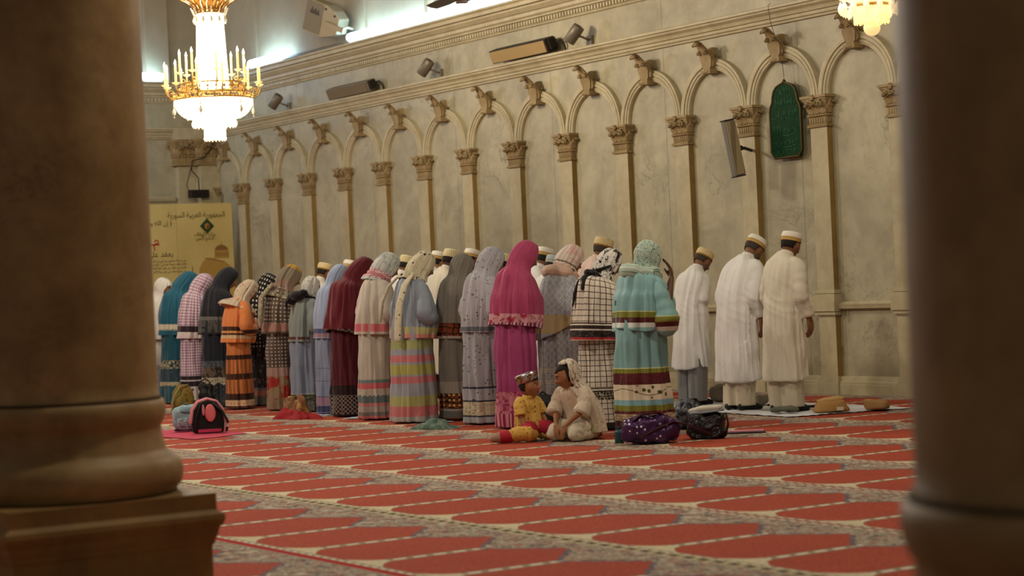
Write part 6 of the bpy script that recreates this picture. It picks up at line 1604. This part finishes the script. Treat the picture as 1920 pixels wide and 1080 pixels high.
def chandelier(loc, label, k=1.0):
    t = thing('chandelier', label, 'chandelier', loc, .2)
    # basket: from the gilt ring (z .46) down to the small ring (z .24), then the drop tiers
    mb = MB()
    for i in range(56):
        a = 2*PI*i/56; pts = []
        for j in range(13):
            q = j/12; r = .43*cos(q*1.02)**.9 if False else .215+.215*math.sqrt(max(0, 1-q*q)); z = .45-.21*q
            mb.ball((r*cos(a), r*sin(a), z), (.013, .013, .012), 5, 4)
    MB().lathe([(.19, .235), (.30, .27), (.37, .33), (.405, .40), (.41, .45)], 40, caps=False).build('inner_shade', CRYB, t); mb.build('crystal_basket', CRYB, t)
    # crystal column
    mb = MB()
    for i in range(44):
        a = 2*PI*i/44
        for j in range(44):
            q = j/43; r = .175-.034*q; mb.ball((r*cos(a), r*sin(a), .60+.82*q), (.010, .010, .0105), 5, 4)
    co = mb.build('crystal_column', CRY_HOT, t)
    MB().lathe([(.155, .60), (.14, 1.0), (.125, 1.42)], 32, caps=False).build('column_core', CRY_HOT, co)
    # tiers of drops below
    mb = MB()
    for i in range(26):
        a = 2*PI*i/26; pend(mb, .235*cos(a), .235*sin(a), .235, 1.3)
        if i % 2: strand(mb, (.215*cos(a), .215*sin(a), .24), (.15*cos(a), .15*sin(a), .15), 0, .009, 6)
    for i in range(40): a = 2*PI*i/40; strand(mb, (.20*cos(a), .20*sin(a), .24), (.20*cos(a), .20*sin(a), .16), 0, .009, 5)
    MB().lathe([(.002, .15), (.12, .155), (.195, .20), (.20, .24)], 32, caps=False).build('lower_shade', CRYB, t)
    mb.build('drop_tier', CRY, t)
    mb = MB()
    for i in range(18):
        a = 2*PI*i/18; r = .115
        mb.tube([(r*cos(a), r*sin(a), .17), (r*cos(a), r*sin(a), .045)], .010, 5); pend(mb, r*cos(a), r*sin(a), .055, .9)
    for i in range(9): a = 2*PI*i/9; mb.tube([(.05*cos(a), .05*sin(a), .16), (.05*cos(a), .05*sin(a), .03)], .010, 5)
    mb.build('icicle_drops', CRY, t)
    # gilt rings with posts
    mb = MB()
    for z, r in ((.455, .435), (.515, .450), (.245, .215)):
        mb.tube([(r*cos(2*PI*i/48), r*sin(2*PI*i/48), z) for i in range(49)], .010, 6, 0, None, False)
    for i in range(16): a = 2*PI*(i+.5)/16; mb.tube([(.437*cos(a), .437*sin(a), .455), (.45*cos(a), .45*sin(a), .515)], .008, 6)
    mb.build('gilt_ring', GOLD, t)
    mb = MB()
    for i in range(24):   # scroll gallery above the ring
        a = 2*PI*i/24; r = .36
        M = Matrix.Rotation(a, 4, 'Z') @ Matrix.Translation((r, 0, .56)) @ Matrix.Rotation(PI/2, 4, 'Z')
        for sg in (-1, 1): mb.tube([(sg*(.022+.022*cos(u_*.6)*(1-u_/16)), 0, .022*sin(u_*.6)*(1-u_/16)+.02) for u_ in range(12)], .0048, 5, 0, M)
        mb.tube([(0, 0, -.05), (0, -.0, .07)], .006, 5, 0, M)
        mb.tube([(0, .05, -.045), (0, 0, .0)], .006, 5, 0, M)
    mb.tube([(.36*cos(2*PI*i/40), .36*sin(2*PI*i/40), .63) for i in range(41)], .009, 6, 0, None, False)
    mb.build('scroll_gallery', GOLDD, t)
    # arms
    na = 0
    for tier, (n_, r0, z0, r1, z1, ct) in enumerate(((12, .44, .49, .535, .615, .20), (8, .30, .62, .36, .76, .20))):
        for i in range(n_):
            a = 2*PI*(i+.25*tier)/n_+.1; M = Matrix.Rotation(a, 4, 'Z')
            ab = MB(); ab.tube([(r0, 0, z0), (r0+.03, 0, z0-.02), ((r0+r1)/2+.03, 0, z0+.01), (r1, 0, (z0+z1)/2), (r1, 0, z1-.01)], .0085, 6, 0, M)
            ab.tube([(r0+.035*cos(u_*.6)*(1-u_/14)+.03, 0, z0+.045+.03*sin(u_*.6)*(1-u_/14)) for u_ in range(11)], .0055, 5, 0, M)
            ao = ab.build('arm', GOLD, t)
            MB().lathe([(.008, z1-.02), (.03, z1-.008), (.046, z1+.004), (.040, z1+.008), (.018, z1+.004)], 12, (0, 0, 0), 0, M @ Matrix.Translation((r1, 0, 0)), True, False).build('drip_pan', CAND, ao)
            MB().lathe([(.013, z1), (.013, z1+ct)], 10, (0, 0, 0), 0, M @ Matrix.Translation((r1, 0, 0))).build('candle_tube', CAND, ao)
            MB().lathe([(.004, z1+ct-.004), (.013, z1+ct+.012), (.012, z1+ct+.028), (.004, z1+ct+.052), (.001, z1+ct+.064)], 8, (0, 0, 0), 0, M @ Matrix.Translation((r1, 0, 0))).build('candle_bulb', BULB, ao)
            if tier == 0 and i % 2 == 0:
                pm = MB(); x_, y_ = (r0+.01)*cos(a), (r0+.01)*sin(a); strand(pm, (x_, y_, .44), (x_, y_, .37), 0, .008, 4); pend(pm, x_, y_, .37, 1.3); pm.ball((x_, y_, .26), .008, 6, 4); pm.build('pendant', CRYC, ao)
    # crown of gilt leaves
    cr_ = MB(); cr_.tube([(.150*cos(2*PI*i/40), .150*sin(2*PI*i/40), 1.425) for i in range(41)], .012, 6, 0, None, False)
    cr_.tube([(.165*cos(2*PI*i/40), .165*sin(2*PI*i/40), 1.455) for i in range(41)], .010, 6, 0, None, False)
    for ring, (n_, r0, r1, h) in enumerate(((20, .155, .31, .15), (16, .15, .25, .24))):
        for i in range(n_):
            a = 2*PI*(i+.5*ring)/n_
            M = Matrix.Rotation(a, 4, 'Z') @ Matrix.Translation((0, 0, 1.43))
            L = MB(); vs = []; fs = []
            for j in range(7):
                q = j/6; w = .026*sin(PI*(.15+.85*q))**.8*(1+.25*sin(q*18)); rr = r0+(r1-r0)*q**1.6; zz = h*q**.85
                vs += [(rr, -w, zz), (rr-.010, 0, zz+.004), (rr, w, zz), (rr+.008, 0, zz-.002)]
            for j in range(6):
                for c_ in range(4): fs.append((j*4+c_, j*4+(c_+1) % 4, (j+1)*4+(c_+1) % 4, (j+1)*4+c_))
            cr_.add(vs, fs, None, 0, False, M)
            cr_.ball((r1+.006, 0, h+.004), .012, 6, 5, 0, M)
    co = cr_.build('gilt_crown', GOLDD, t)
    pm = MB()
    for i in range(12): a = 2*PI*i/12; strand(pm, (.21*cos(a), .21*sin(a), 1.48), (.175*cos(a), .175*sin(a), 1.40), 0, .009, 5); pend(pm, .175*cos(a), .175*sin(a), 1.39, 1.2)
    pm.build('crystal_fringe', CRYC, co)
    MB().lathe([(.012, 1.40), (.012, 5.4)], 8).build('chain', GOLDD, t)
    return t
# hanging point: the lowest drops reach 3.02 m
chandelier((-21.17, 9.56, 3.04), 'large lit crystal chandelier with gilt candle arms hanging at the upper left')

# the second one: fringed band, bowl and a round globe
t = thing('chandelier', 'second crystal chandelier at the top right, only its fringe and round globe in view', 'chandelier', (-12.03, 11.07, 3.10), 0)
MB().ball((0, 0, .065), (.066, .066, .064), 24, 16).build('globe', glow('warm glass globe', (255, 196, 130), 1.15, (240, 200, 160)), t)
def fringe(r, z0, z1, n, mat, nm, rr=.006, gap=None):
    mb = MB()
    for i in range(n):
        a = 2*PI*i/n
        mb.tube([(r*cos(a), r*sin(a), z1), (r*cos(a), r*sin(a), z0+.008*sin(i*2.3))], rr, 5)
    return mb.build(nm, mat, t)
fringe(.135, .105, .225, 54, glow('lit amber fringe', (255, 206, 120), 1.3), 'fringe')
AMB = glow('lit amber crystal', (255, 220, 160), 1.1); fringe(.06, .125, .225, 20, AMB, 'inner_fringe')
MB().lathe([(.02, .225), (.14, .23), (.145, .25), (.10, .26)], 32, caps=False).build('lower_ring', GOLD, t)
MB().lathe([(.13, .25), (.20, .29), (.235, .36), (.24, .42)], 40, caps=False).build('crystal_bowl', AMB, t)
mb = MB()
for i in range(14): a = 2*PI*i/14; pend(mb, .235*cos(a), .235*sin(a), .28, 1.5)
for i in range(10): a = 2*PI*(i+.5)/10; pend(mb, .20*cos(a), .20*sin(a), .235, 1.2)
mb.build('drop_tier', AMB, t)
MB().lathe([(.236, .42), (.25, .425), (.25, .47), (.236, .475)], 40, caps=False).build('gilt_ring', GOLD, t)
for i in range(10):
    a = 2*PI*i/10; M = Matrix.Rotation(a, 4, 'Z')
    ab = MB(); ab.tube([(.24, 0, .45), (.29, 0, .43), (.32, 0, .47), (.32, 0, .52)], .008, 6, 0, M); ao = ab.build('arm', GOLD, t)
    MB().lathe([(.012, .52), (.012, .66)], 10, (0, 0, 0), 0, M @ Matrix.Translation((.32, 0, 0))).build('candle_tube', CAND, ao)
    MB().lathe([(.004, .655), (.012, .67), (.010, .69), (.001, .72)], 8, (0, 0, 0), 0, M @ Matrix.Translation((.32, 0, 0))).build('candle_bulb', BULB, ao)
MB().lathe([(.10, .47), (.085, 1.1)], 24, caps=False).build('crystal_column', CRY_HOT, t)
MB().lathe([(.010, 1.1), (.010, 5.0)], 8).build('chain', GOLDD, t)
